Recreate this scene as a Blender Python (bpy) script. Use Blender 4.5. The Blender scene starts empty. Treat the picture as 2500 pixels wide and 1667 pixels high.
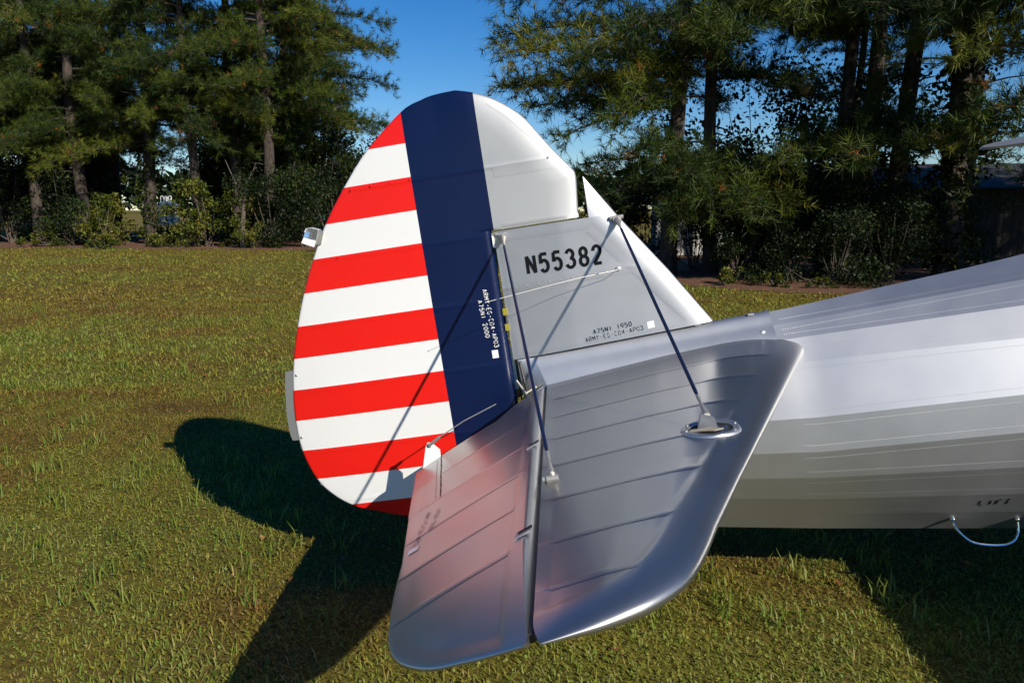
import bpy, math, random
import numpy as np
from mathutils import Vector, Matrix
from mathutils.bvhtree import BVHTree

S = bpy.context.scene
COL = S.collection
R = math.radians
random.seed(7)
RNG = np.random.default_rng(11)

# ------------------------------------------------------------------ camera
cd = bpy.data.cameras.new('camera')
cd.lens, cd.sensor_width, cd.sensor_fit = 18.0, 23.5, 'HORIZONTAL'
cd.clip_start, cd.clip_end = 0.05, 2000
cam = bpy.data.objects.new('camera', cd)
COL.objects.link(cam)
_R = Vector((0.99837131, 0.05703086, 0.00148323))
_U = Vector((-0.01089901, 0.16514721, 0.98620871))
_F = Vector((-0.05599938, 0.98461865, -0.16549982))
m = Matrix((_R, _U, -_F)).transposed().to_4x4()
m.translation = (0, -2.99666, 1.50401)
cam.matrix_world = m
S.camera = cam

# ------------------------------------------------------------------ sky, sun, exposure
SUN_DIR = Vector((0.5692, -0.6436, 0.5117)).normalized()      # towards the sun
EL = math.asin(SUN_DIR.z)
AZ = math.atan2(SUN_DIR.x, SUN_DIR.y)
w = bpy.data.worlds.new('World')
S.world = w
w.use_nodes = True
nt = w.node_tree
sky = nt.nodes.new('ShaderNodeTexSky')
sky.sky_type = 'NISHITA'
sky.sun_disc = False
sky.sun_elevation = EL
sky.sun_rotation = AZ
sky.altitude = 0
sky.air_density = 1.0
sky.dust_density = 0.0
sky.ozone_density = 5.5
hs = nt.nodes.new('ShaderNodeHueSaturation')
hs.inputs['Hue'].default_value = .507
hs.inputs['Saturation'].default_value = 1.3
hs.inputs['Value'].default_value = 1.0
nt.links.new(sky.outputs[0], hs.inputs['Color'])
nt.links.new(hs.outputs[0], nt.nodes['Background'].inputs[0])
nt.nodes['Background'].inputs[1].default_value = 0.082
sd = bpy.data.lights.new('sun', 'SUN')
sd.energy, sd.angle, sd.color = 4.9, R(0.53), (1.0, 0.93, 0.81)
sun = bpy.data.objects.new('sun', sd)
sun.rotation_euler = SUN_DIR.to_track_quat('Z', 'Y').to_euler()
sun.location = (8, -12, 9)
COL.objects.link(sun)
S.view_settings.view_transform = 'Standard'
S.view_settings.look = 'None'
S.view_settings.exposure = 0.32
S.view_settings.gamma = 1.0
S.cycles.use_denoising = True
S.cycles.max_bounces = 8
S.cycles.transparent_max_bounces = 8

# ------------------------------------------------------------------ helpers
def link(o, parent=None):
    COL.objects.link(o)
    if parent is not None:
        o.parent = parent
    return o

def tag(o, label=None, cat=None, group=None, kind=None):
    if label: o['label'] = label
    if cat: o['category'] = cat
    if group: o['group'] = group
    if kind: o['kind'] = kind
    return o

def empty(name, loc=(0, 0, 0), rot=(0, 0, 0)):
    o = bpy.data.objects.new(name, None)
    o.location, o.rotation_euler = loc, rot
    o.empty_display_size = 0.2
    return link(o)

def mesh_np(name, V, F, mats, smooth=False, sharp=None, tint=None, midx=None):
    """V (n,3) array; F (k,3|4) int array (or list of lists for mixed)."""
    me = bpy.data.meshes.new(name)
    if isinstance(F, np.ndarray) and F.ndim == 2:
        n, k = F.shape
        V = np.asarray(V, np.float32)
        me.vertices.add(len(V)); me.vertices.foreach_set('co', V.ravel())
        me.loops.add(n * k); me.loops.foreach_set('vertex_index', F.astype(np.int32).ravel())
        me.polygons.add(n); me.polygons.foreach_set('loop_start', np.arange(0, n * k, k, dtype=np.int32))
        me.update(calc_edges=True)
    else:
        me.from_pydata([tuple(map(float, v)) for v in V], [], [list(map(int, f)) for f in F])
    for mt in (mats if isinstance(mats, (list, tuple)) else [mats]):
        me.materials.append(mt)
    if midx is not None:
        me.polygons.foreach_set('material_index', np.asarray(midx, np.int32))
    if smooth:
        me.polygons.foreach_set('use_smooth', np.ones(len(me.polygons), bool))
        if sharp: me.set_sharp_from_angle(angle=R(sharp))
    if tint is not None:
        a = me.attributes.new('tint', 'FLOAT', 'POINT')
        a.data.foreach_set('value', np.asarray(tint, np.float32))
    me.validate()
    return me

def ob(name, me, parent=None, loc=(0, 0, 0), rot=(0, 0, 0)):
    o = bpy.data.objects.new(name, me)
    o.location, o.rotation_euler = loc, rot
    return link(o, parent)

class MB:
    """collects shapes into one mesh"""
    def __init__(s): s.v, s.f = [], []
    def add(s, V, F):
        b = len(s.v)
        s.v.extend([tuple(map(float, p)) for p in V]); s.f.extend([[i + b for i in f] for f in F])
        return s
    def box(s, c, d, M=None):
        x, y, z = d[0] / 2, d[1] / 2, d[2] / 2
        V = [Vector((a * x, b * y, e * z)) for a in (-1, 1) for b in (-1, 1) for e in (-1, 1)]
        if M is not None: V = [M @ p for p in V]
        V = [p + Vector(c) for p in V]
        return s.add(V, [(0, 1, 3, 2), (4, 6, 7, 5), (0, 4, 5, 1), (2, 3, 7, 6), (0, 2, 6, 4), (1, 5, 7, 3)])
    def tube(s, pts, rad, n=10, caps=True, flat=1.0):
        pts = [Vector(p) for p in pts]
        rad = rad if isinstance(rad, (list, tuple)) else [rad] * len(pts)
        V, F = [], []
        up = None
        for i, p in enumerate(pts):
            t = (pts[min(i + 1, len(pts) - 1)] - pts[max(i - 1, 0)]).normalized()
            if up is None:
                a = Vector((0, 0, 1)) if abs(t.z) < .9 else Vector((1, 0, 0))
                up = t.cross(a).normalized()
            up = (up - t * up.dot(t)).normalized()
            q = t.cross(up)
            for k in range(n):
                an = 2 * math.pi * k / n
                V.append(p + up * math.cos(an) * rad[i] + q * math.sin(an) * rad[i] * flat)
        for i in range(len(pts) - 1):
            for k in range(n):
                a, b = i * n + k, i * n + (k + 1) % n
                F.append((a, b, b + n, a + n))
        if caps:
            F.append(tuple(range(n - 1, -1, -1))); F.append(tuple(range((len(pts) - 1) * n, len(pts) * n)))
        return s.add(V, F)
    def ball(s, c, r, n=8, m=5, sq=(1, 1, 1)):
        V, F = [], []
        for i in range(m + 1):
            th = math.pi * i / m
            for k in range(n):
                a = 2 * math.pi * k / n
                V.append((c[0] + r * sq[0] * math.sin(th) * math.cos(a), c[1] + r * sq[1] * math.sin(th) * math.sin(a), c[2] + r * sq[2] * math.cos(th)))
        for i in range(m):
            for k in range(n):
                F.append((i * n + k, (i + 1) * n + k, (i + 1) * n + (k + 1) % n, i * n + (k + 1) % n))
        return s.add(V, F)
    def prism(s, poly, off):
        """poly: 3d points; extruded by vector off"""
        n = len(poly); off = Vector(off)
        V = [Vector(p) for p in poly] + [Vector(p) + off for p in poly]
        F = [tuple(range(n - 1, -1, -1)), tuple(range(n, 2 * n))] + [(i, (i + 1) % n, n + (i + 1) % n, n + i) for i in range(n)]
        return s.add(V, F)
    def build(s, name, mat, parent=None, smooth=False, sharp=35, loc=(0, 0, 0), rot=(0, 0, 0)):
        return ob(name, mesh_np(name, s.v, s.f, mat, smooth, sharp), parent, loc, rot)

def grid_faces(r, c, base=0, flip=False):
    i, j = np.meshgrid(np.arange(r - 1), np.arange(c - 1), indexing='ij')
    a = (base + i * c + j).ravel()
    F = np.stack([a, a + 1, a + c + 1, a + c], 1)
    return F[:, ::-1] if flip else F

# ------------------------------------------------------------------ materials
def mat(name):
    mt = bpy.data.materials.new(name)
    mt.use_nodes = True
    return mt, mt.node_tree, mt.node_tree.nodes['Principled BSDF']

def node(nt, typ, **kw):
    n = nt.nodes.new(typ)
    for k, v in kw.items(): setattr(n, k, v)
    return n

def mth(nt, op, a, b=None, c=None):
    n = nt.nodes.new('ShaderNodeMath'); n.operation = op
    for i, v in enumerate((a, b, c)):
        if v is None: continue
        if isinstance(v, (int, float)): n.inputs[i].default_value = v
        else: nt.links.new(v, n.inputs[i])
    return n.outputs[0]

def mix(nt, fac, a, b):
    n = nt.nodes.new('ShaderNodeMix'); n.data_type = 'RGBA'
    for i, v in ((0, fac), (6, a), (7, b)):
        if isinstance(v, (int, float)): n.inputs[i].default_value = v
        elif isinstance(v, tuple): n.inputs[i].default_value = (*v, 1)
        else: nt.links.new(v, n.inputs[i])
    return n.outputs[2]

def noise(nt, vec, scale, detail=4, rough=.55):
    n = nt.nodes.new('ShaderNodeTexNoise')
    n.inputs['Scale'].default_value = scale; n.inputs['Detail'].default_value = detail; n.inputs['Roughness'].default_value = rough
    if vec is not None: nt.links.new(vec, n.inputs['Vector'])
    return n.outputs[0]

def ramp(nt, fac, stops):
    n = nt.nodes.new('ShaderNodeValToRGB')
    e = n.color_ramp.elements
    while len(e) < len(stops): e.new(0.5)
    for i, (p, c) in enumerate(stops):
        e[i].position = p; e[i].color = (*c, 1)
    nt.links.new(fac, n.inputs[0])
    return n.outputs[0]

def bump(nt, b, h, strength, dist=.002):
    n = nt.nodes.new('ShaderNodeBump')
    n.inputs['Strength'].default_value = strength; n.inputs['Distance'].default_value = dist
    nt.links.new(h, n.inputs['Height']); nt.links.new(n.outputs[0], b.inputs['Normal'])

def coords(nt, which='Object'):
    return nt.nodes.new('ShaderNodeTexCoord').outputs[which]

def simple(name, col, rough=.5, metal=0.0, coat=0.0, var=0.0, vscale=6.0, bmp=0.0, bscale=80.0):
    mt, nt, b = mat(name)
    b.inputs['Base Color'].default_value = (*col, 1)
    b.inputs['Roughness'].default_value = rough; b.inputs['Metallic'].default_value = metal
    b.inputs['Coat Weight'].default_value = coat; b.inputs['Coat Roughness'].default_value = .08
    co = coords(nt)
    if var:
        lo = tuple(c * (1 - var) for c in col); hi = tuple(min(1, c * (1 + var)) for c in col)
        nt.links.new(mix(nt, noise(nt, co, vscale), lo, hi), b.inputs['Base Color'])
        nt.links.new(mth(nt, 'ADD', mth(nt, 'MULTIPLY', noise(nt, co, vscale * 2.3), .14), rough - .07), b.inputs['Roughness'])
    if bmp: bump(nt, b, noise(nt, co, bscale), bmp)
    return mt

def silver(name, base=.50, metal=.95, rough=.52, weave=.02, coat=.05, tintc=(.985, 1.0, 1.035)):
    mt, nt, b = mat(name)
    co = coords(nt)
    lo = tuple(base * .94 * t for t in tintc); hi = tuple(min(1, base * 1.05 * t) for t in tintc)
    nt.links.new(mix(nt, noise(nt, co, 3.5, 5), lo, hi), b.inputs['Base Color'])
    b.inputs['Metallic'].default_value = metal
    nt.links.new(mth(nt, 'ADD', mth(nt, 'MULTIPLY', noise(nt, co, 7, 5), .10), rough - .05), b.inputs['Roughness'])
    b.inputs['Coat Weight'].default_value = coat; b.inputs['Coat Roughness'].default_value = .12
    bump(nt, b, mth(nt, 'ADD', mth(nt, 'MULTIPLY', noise(nt, co, 420, 3), weave * .02), mth(nt, 'MULTIPLY', noise(nt, co, 7, 2), .5)), .22, .0022)
    return mt

M = {}
M['silver'] = silver('silver_dope')
M['silver_tail'] = silver('silver_dope_polished', base=.45, metal=.95, rough=.33, weave=.006, coat=.15, tintc=(1.01, 1.0, .97))
M['silver_metal'] = silver('aluminium_sheet', base=.52, metal=.95, rough=.50, weave=.0, coat=.1)
M['tape'] = silver('silver_tape', base=.50, metal=.95, rough=.55, weave=.0)
M['steel'] = simple('cadmium_steel', (.50, .47, .41), .45, .75, var=.25, vscale=40)
M['chrome'] = simple('chromed_tube', (.7, .7, .7), .08, 1.0)
M['dark_metal'] = simple('dark_metal', (.05, .05, .055), .45, .6, var=.2)
M['cavity'] = simple('inside_dark', (.012, .012, .012), .8)
M['navy_rod'] = simple('navy_enamel', (.006, .012, .042), .38, 0, .1)
M['white'] = simple('white_enamel', (.8, .8, .79), .3, 0, .4)
M['black_paint'] = simple('black_lettering', (.007, .0075, .009), .6)
M['black_paint'].node_tree.nodes['Principled BSDF'].inputs['Specular IOR Level'].default_value = .08
M['grey_paint'] = simple('grey_enamel', (.20, .21, .21), .35, .2, .2)
M['chromate'] = simple('zinc_chromate', (.30, .26, .03), .5)
M['clear'] = None
mt, nt, b = mat('clear_lens'); b.inputs['Base Color'].default_value = (.95, .97, 1, 1); b.inputs['Roughness'].default_value = .03
b.inputs['Transmission Weight'].default_value = .9; b.inputs['IOR'].default_value = 1.45; M['clear'] = mt

# painted rudder: 13 stripes, blue band, silver ahead of it (flat paint on one surface)
RED, WHT, NAVY = (.70, .012, .008), (.71, .71, .695), (.0022, .0085, .046)
mt, nt, b = mat('rudder_paint')
co = coords(nt)
sx = node(nt, 'ShaderNodeSeparateXYZ'); nt.links.new(co, sx.inputs[0])
X, Z = sx.outputs[0], sx.outputs[2]
k = mth(nt, 'DIVIDE', mth(nt, 'SUBTRACT', Z, 0.987), -0.1243)            # 0..n downwards from the first boundary
odd = mth(nt, 'LESS_THAN', mth(nt, 'MODULO', mth(nt, 'ADD', mth(nt, 'FLOOR', k), 20.0), 2.0), 0.5)   # even index -> white
vn = noise(nt, co, 5, 4)
redc = mix(nt, vn, tuple(c * .93 for c in RED), tuple(min(1, c * 1.05) for c in RED))
whc = mix(nt, vn, tuple(c * .96 for c in WHT), WHT)
c1 = mix(nt, odd, redc, whc)
c2 = mix(nt, mth(nt, 'GREATER_THAN', X, -0.3885), c1, NAVY)
isil = mth(nt, 'MULTIPLY', mth(nt, 'GREATER_THAN', X, -0.1105), mth(nt, 'GREATER_THAN', Z, 0.606))
c3 = mix(nt, isil, c2, (.50, .505, .505))
nt.links.new(c3, b.inputs['Base Color'])
nt.links.new(mth(nt, 'MULTIPLY', isil, .95), b.inputs['Metallic'])
nt.links.new(mth(nt, 'ADD', mth(nt, 'ADD', mth(nt, 'MULTIPLY', noise(nt, co, 8, 5), .1), .30), mth(nt, 'MULTIPLY', isil, .26)), b.inputs['Roughness'])
b.inputs['Coat Weight'].default_value = .06; b.inputs['Coat Roughness'].default_value = .1; b.inputs['Specular IOR Level'].default_value = .28
bump(nt, b, noise(nt, co, 6, 2), .25, .003)
M['rudder'] = mt

def leafmat(name, stops, transl=.3, rough=.55):
    mt, nt, b = mat(name)
    at = node(nt, 'ShaderNodeAttribute', attribute_name='tint')
    c = ramp(nt, at.outputs['Fac'], stops)
    out = nt.nodes['Material Output']
    b.inputs['Roughness'].default_value = rough
    b.inputs['Specular IOR Level'].default_value = .3
    nt.links.new(c, b.inputs['Base Color'])
    tr = node(nt, 'ShaderNodeBsdfTranslucent'); nt.links.new(c, tr.inputs[0])
    ms = node(nt, 'ShaderNodeMixShader'); ms.inputs[0].default_value = transl
    nt.links.new(b.outputs[0], ms.inputs[1]); nt.links.new(tr.outputs[0], ms.inputs[2])
    nt.links.new(ms.outputs[0], out.inputs[0])
    return mt
M['needles'] = leafmat('pine_needles', [(0, (.006, .014, .003)), (.42, (.027, .052, .005)), (.72, (.088, .112, .009)), (.93, (.16, .145, .016)), (1, (.24, .09, .02))], .15)  # dark and yellow stops put crown shade and sunlit tufts into the colour
M['leaves'] = leafmat('broad_leaves', [(0, (.006, .014, .003)), (.4, (.022, .042, .006)), (.8, (.12, .14, .014)), (1, (.22, .17, .025))], .35)
M['grass'] = leafmat('grass_blades', [(0, (.105, .046, .016)), (.28, (.190, .122, .022)), (.55, (.212, .200, .026)), (.8, (.115, .190, .022)), (.9, (.34, .25, .08)), (1, (.46, .34, .13))], .25)

def barkmat(name, a, bb):
    mt, nt, b = mat(name)
    co = coords(nt)
    mp = node(nt, 'ShaderNodeMapping'); mp.inputs['Scale'].default_value = (1, 1, .22)
    nt.links.new(co, mp.inputs[0])
    h = noise(nt, mp.outputs[0], 14, 6, .65)
    nt.links.new(ramp(nt, h, [(.35, a), (.62, bb)]), b.inputs['Base Color'])
    b.inputs['Roughness'].default_value = .9
    bump(nt, b, h, .9, .03)
    return mt
M['bark'] = barkmat('pine_bark', (.014, .011, .008), (.080, .060, .045))
M['twig'] = barkmat('twig_bark', (.05, .035, .025), (.15, .12, .09))

mt, nt, b = mat('lawn_turf')
co = coords(nt)
n1 = noise(nt, co, .35, 5); n2 = noise(nt, co, 2.2, 5); n3 = noise(nt, co, 38, 6, .7)
c = mix(nt, ramp(nt, n2, [(.38, (0, 0, 0)), (.66, (1, 1, 1))]), (.145, .088, .026), (.190, .160, .024))
c = mix(nt, ramp(nt, n1, [(.4, (0, 0, 0)), (.62, (.75, .75, .75))]), c, (.180, .180, .026))
c = mix(nt, ramp(nt, n3, [(.3, (.85, .85, .85)), (.62, (0, 0, 0))]), c, (.060, .042, .014))
nt.links.new(c, b.inputs['Base Color']); b.inputs['Roughness'].default_value = .95
b.inputs['Specular IOR Level'].default_value = .1
bump(nt, b, n3, .8, .03)
M['lawn'] = mt
mt, nt, b = mat('pine_straw')
co = coords(nt)
n2 = noise(nt, co, 3.5, 6, .7); n3 = noise(nt, co, 30, 5, .7)
c = mix(nt, n2, (.12, .042, .016), (.25, .12, .055)); c = mix(nt, ramp(nt, n3, [(.35, (.9, .9, .9)), (.6, (0, 0, 0))]), c, (.04, .018, .010))
nt.links.new(c, b.inputs['Base Color']); b.inputs['Roughness'].default_value = .95; bump(nt, b, n3, .8, .05)
M['straw'] = mt

# ------------------------------------------------------------------ ground
def sheet(name, pts, z, mt, kind='structure'):
    me = mesh_np(name, [(p[0], p[1], z) for p in pts], [list(range(len(pts)))], mt)
    return tag(ob(name, me), kind=kind)
sheet('lawn', [(-500, -120), (500, -120), (500, 900), (-500, 900)], 0.0, M['lawn'])
rs = np.random.default_rng(3)
def strip(name, front, depth, z):
    """front: list of (x,y) with ragged edge; depth back"""
    xs = np.arange(front[0][0], front[-1][0], .25)
    ys = np.interp(xs, [p[0] for p in front], [p[1] for p in front])
    ys = ys + .35 * np.sin(xs * 1.3) * np.sin(xs * .43 + 1) + rs.normal(0, .12, len(xs))
    V = np.concatenate([np.stack([xs, ys, np.full_like(xs, z)], 1), np.stack([xs, ys + depth, np.full_like(xs, z)], 1)])
    n = len(xs); F = np.array([(i, i + 1, n + i + 1, n + i) for i in range(n - 1)])
    return tag(ob(name, mesh_np(name, V, F, M['straw'])), kind='structure')
strip('pine_straw_bed', [(-60, 27.6), (-23, 27.0), (-14, 26.2), (-6, 25.8)], 14, .006)
strip('pine_straw_bed', [(1.2, 14.4), (2.8, 12.9), (4.4, 11.7), (24, 7.5)], 12, .008)

# ------------------------------------------------------------------ the aeroplane
TH = 0.154631
PL = empty('biplane', (-0.03364, 0, 0.8324), (0, -TH, 0))
tag(PL, 'silver biplane with red and white striped rudder and navy band', 'airplane')

def plate(name, rows, half, mts, parent, axis='y', cols=48, close=True, sharp=40, colfn=None, mid=None, build=True, start=None):
    """rows: list of (v, a, b): along-coordinate v, from a to b. half(u,v)->half thickness.
    axis 'y': points (u, +-h, v) ; axis 'z': points (u, v, +-h)"""
    rows = np.array(rows, float)
    t = (1 - np.cos(np.linspace(0, math.pi, cols))) / 2 if colfn is None else colfn
    U = rows[:, 1:2] + (rows[:, 2:3] - rows[:, 1:2]) * t[None]
    Vv = np.repeat(rows[:, :1], len(t), 1)
    H = half(U, Vv)
    C = mid(U, Vv) if mid else np.zeros_like(U)
    r, c = U.shape
    if axis == 'y':
        A = np.stack([U, C - H, Vv], -1); B = np.stack([U, C + H, Vv], -1)
        FA, FB = grid_faces(r, c), grid_faces(r, c, r * c, True)
    else:
        A = np.stack([U, Vv, C + H], -1); B = np.stack([U, Vv, C - H], -1)
        FA, FB = grid_faces(r, c), grid_faces(r, c, r * c, True)
    V = np.concatenate([A.reshape(-1, 3), B.reshape(-1, 3)])
    F = [FA, FB]
    n = r * c
    if close:
        i = np.arange(r - 1)
        F.append(np.stack([i * c, (i + 1) * c, n + (i + 1) * c, n + i * c], 1))
        F.append(np.stack([i * c + c - 1, n + i * c + c - 1, n + (i + 1) * c + c - 1, (i + 1) * c + c - 1], 1))
        j = np.arange(c - 1)
        F.append(np.stack([j, n + j, n + j + 1, j + 1], 1))
        k = (r - 1) * c
        F.append(np.stack([k + j, k + j + 1, n + k + j + 1, n + k + j], 1))
    F = np.concatenate(F)
    if not build: return V, F
    return ob(name, mesh_np(name, V, F, mts, True, sharp), parent)

def dist_poly(U, V, poly):
    P = np.stack([U, V], -1); best = np.full(U.shape, 1e9)
    for a, b2 in zip(poly[:-1], poly[1:]):
        a = np.array(a, float); d = np.array(b2, float) - a
        tt = np.clip(((P - a) @ d) / (d @ d + 1e-12), 0, 1)
        best = np.minimum(best, np.linalg.norm(P - a - tt[..., None] * d, axis=-1))
    return best

def rnd(q):
    q = np.clip(q, 0, 1); return np.sqrt(np.maximum(0, 1 - (1 - q) ** 2))

def smooth_curve(pts, n=6):
    P = np.array(pts, float); out = []
    for i in range(len(P) - 1):
        p0, p1, p2, p3 = P[max(i - 1, 0)], P[i], P[i + 1], P[min(i + 2, len(P) - 1)]
        for t in np.linspace(0, 1, n, endpoint=False):
            out.append(.5 * ((2 * p1) + (-p0 + p2) * t + (2 * p0 - 5 * p1 + 4 * p2 - p3) * t * t + (-p0 + 3 * p1 - 3 * p2 + p3) * t ** 3))
    out.append(P[-1]); return np.array(out)

# --- rudder
LEFT = [(-.40, -.482), (-.52, -.484), (-.6345, -.4624), (-.7962, -.4112), (-.8425, -.3927), (-.9100, -.345), (-.9745, -.2661), (-1.0147, -.1405), (-1.0189, -.0081), (-1.004, .1154), (-.9753, .2449),
        (-.9340, .3699), (-.8810, .4988), (-.8190, .6217), (-.7430, .7475), (-.6500, .867), (-.5397, .985), (-.3874, 1.1024), (-.3038, 1.1336), (-.2492, 1.144), (-.1745, 1.1467)]
RIGHT = [(-.1745, 1.1467), (-.1105, 1.1281), (-.0439, 1.0974), (.0276, 1.0444), (.0740, .9942), (.1400, .8956), (.2120, .800), (.2210, .780), (.2215, .748), (.2110, .6195)]
LS, RS_ = smooth_curve(LEFT), smooth_curve(RIGHT)
BOT = smooth_curve([(-.40, -.482), (-.31, -.44), (-.25, -.34), (-.205, -.20), (-.165, -.11), (-.135, -.10)])
def xl(z): return float(np.interp(z, LS[2:, 1] if False else LS[6:, 1], LS[6:, 0]))
def xr(z): return float(np.interp(-z, -RS_[:, 1], RS_[:, 0]))
ribs = [.85, .606, .36, .11, -.14, -.36]
def fab(v, ribs, sag=.0022, ridge=.0013, wd=.007):
    rb = np.sort(np.array(ribs)); i = np.clip(np.searchsorted(rb, v) - 1, 0, len(rb) - 2)
    t = np.clip((v - rb[i]) / (rb[i + 1] - rb[i]), 0, 1)
    d = np.min(np.abs(v[..., None] - rb), -1)
    return -sag * np.sin(math.pi * t) ** .8 + ridge * np.exp(-(d / wd) ** 2)
OUT = np.concatenate([LS, RS_])
def h_rud(U, V):
    d = dist_poly(U, V, list(OUT[::2]))
    h = .006 * rnd(d / .007) + .024 * (1 - np.exp(-d / .16))
    up = V > .6125
    wu = up * np.clip((U + .26) / .12, 0, 1)
    h = h * (1 - wu) + wu * (.005 * rnd(d / .006) + .022 * rnd(d / .11))
    fr = (~up)
    h = np.where(fr | (U < -.12) & (V < .6196), np.minimum(h, .004 + .026 * rnd((-.122 - U) / .035)), h)
    h = h + fab(V, ribs, .0018, .0011) * np.clip(d / .06, 0, 1) * np.clip((-.15 - U) / .05 * (1 - up) + up * 1.0, 0, 1)
    return np.maximum(h, .0006)
zz = np.unique(np.round(np.concatenate([np.linspace(.6195, 1.10, 80), 1.1467 - .0467 * np.linspace(1, 0, 14) ** 2, *[r + np.linspace(-.02, .02, 11) for r in (.85,)]]), 5))
zz = zz[(zz >= .6195) & (zz <= 1.1465)]
rows = [(z, xl(z), xr(z)) for z in zz]
V1, F1 = plate('r', rows, h_rud, None, None, cols=60, build=False)
zz = np.unique(np.round(np.concatenate([np.linspace(-.4815, -.42, 14), np.linspace(-.42, .6195, 190)]), 5))
def xfr(z):
    if z > -.10: return -.122 if z > -.06 else -.122 - (-.06 - z) * .3
    return float(np.interp(z, BOT[:, 1], BOT[:, 0]))
rows = [(z, xl(z) if z > -.4835 else -.5, xfr(z)) for z in zz]
V2, F2 = plate('r', rows, h_rud, None, None, cols=56, build=False)
RUD = ob('rudder', mesh_np('rudder', np.concatenate([V1, V2]), np.concatenate([F1, F2 + len(V1)]), M['rudder'], True, 40), PL)
tag(RUD, label='rudder with thirteen red and white stripes, navy band and silver balance horn')
# painted nose of rudder below the horn is part of the same skin; rib screws
mb = MB()
for zr in (.853,):
    for x in np.arange(-.62, .16, .075): mb.ball((x, -.0255 if x > -.45 else -.0215, zr), .0038, 6, 4, (1, .8, 1))
for x in np.arange(-.72, -.2, .085): mb.ball((x, -.0225, .609), .0028, 6, 4, (1, .7, 1))
o = mb.build('rib_screws', M['rudder'], RUD, True); o['kind'] = 'stuff'

# --- fin
LEp = [(.6614, .1578), (.5188, .3744), (.3656, .5898), (.2480, .7650)]
def x_le(z): return np.interp(-np.asarray(z), [-.765, -.5898, -.3744, -.1578, -.10], [.2480, .3656, .5188, .6614, .6990])
def zbot(x): return .1235 + .0528 * x
fr_ = [.40]
def h_fin(U, V):
    d = (x_le(V) - U) * .82
    h = .004 + .0245 * rnd(d / .085)
    tap = np.clip((U + .113) / .25, 0, 1)
    h = np.minimum(h, .019 + .0095 * tap)
    rid = .0012 * np.exp(-((V - .402 - .03 * (U - .1)) / .006) ** 2) * (U < x_le(V) - .08)
    sag = -.0016 * np.sin(math.pi * np.clip((V - .13) / .27, 0, 1)) - .0012 * np.sin(math.pi * np.clip((V - .41) / .2, 0, 1))
    spike = np.clip((V - .6127) / .15, 0, 1)
    return (h + (rid + sag) * np.clip((d - .05) / .05, 0, 1)) * (1 - .72 * spike)
def fin_patch():
    t = np.linspace(0, 1, 110); s = (1 - np.cos(np.linspace(0, math.pi, 60))) / 2
    V = []
    for a in t:
        xr_ = .3
        for _ in range(8):
            zr = zbot(xr_) * (1 - a) + .6127 * a; xr_ = float(x_le(zr))
        if a == 1: xr_ = float(x_le(.6127))
        for q in s:
            x = -.113 + (xr_ + .113) * q
            V.append((x, zbot(x) * (1 - a) + .6127 * a))
    return np.array(V), 110, 60
P2, r, c = fin_patch()
H = h_fin(P2[:, 0], P2[:, 1])
Vf = np.concatenate([np.stack([P2[:, 0], -H, P2[:, 1]], 1), np.stack([P2[:, 0], H, P2[:, 1]], 1)])
i = np.arange(r - 1); n = r * c; j = np.arange(c - 1); k = (r - 1) * c
Ff = np.concatenate([grid_faces(r, c), grid_faces(r, c, n, True), np.stack([i * c, (i + 1) * c, n + (i + 1) * c, n + i * c], 1),
                     np.stack([i * c + c - 1, n + i * c + c - 1, n + (i + 1) * c + c - 1, (i + 1) * c + c - 1], 1),
                     np.stack([k + j, k + j + 1, n + k + j + 1, n + k + j], 1), np.stack([j, n + j, n + j + 1, j + 1], 1)])
rows = [(z, .2475 if z < .75 else .2475, max(float(x_le(z)), .2478)) for z in np.linspace(.6127, .7645, 40)]
V3, F3 = plate('s', rows, h_fin, None, None, cols=24, build=False)
FIN = ob('fin', mesh_np('fin', np.concatenate([Vf, V3]), np.concatenate([Ff, F3 + len(Vf)]), M['silver'], True, 40), PL)
tag(FIN, label='silver fabric fin carrying the black registration number')

def bvh_of(o):
    me = o.data
    return BVHTree.FromPolygons([v.co.copy() for v in me.vertices], [tuple(p.vertices) for p in me.polygons])
BV = {'fin': bvh_of(FIN), 'rudder': bvh_of(RUD)}
def drape_y(bv, x, z, off=.0007):
    h = bv.ray_cast(Vector((x, -1.5, z)), Vector((0, 1, 0)))
    return (x, (h[0].y if h[0] else -.02) - off, z)

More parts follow.
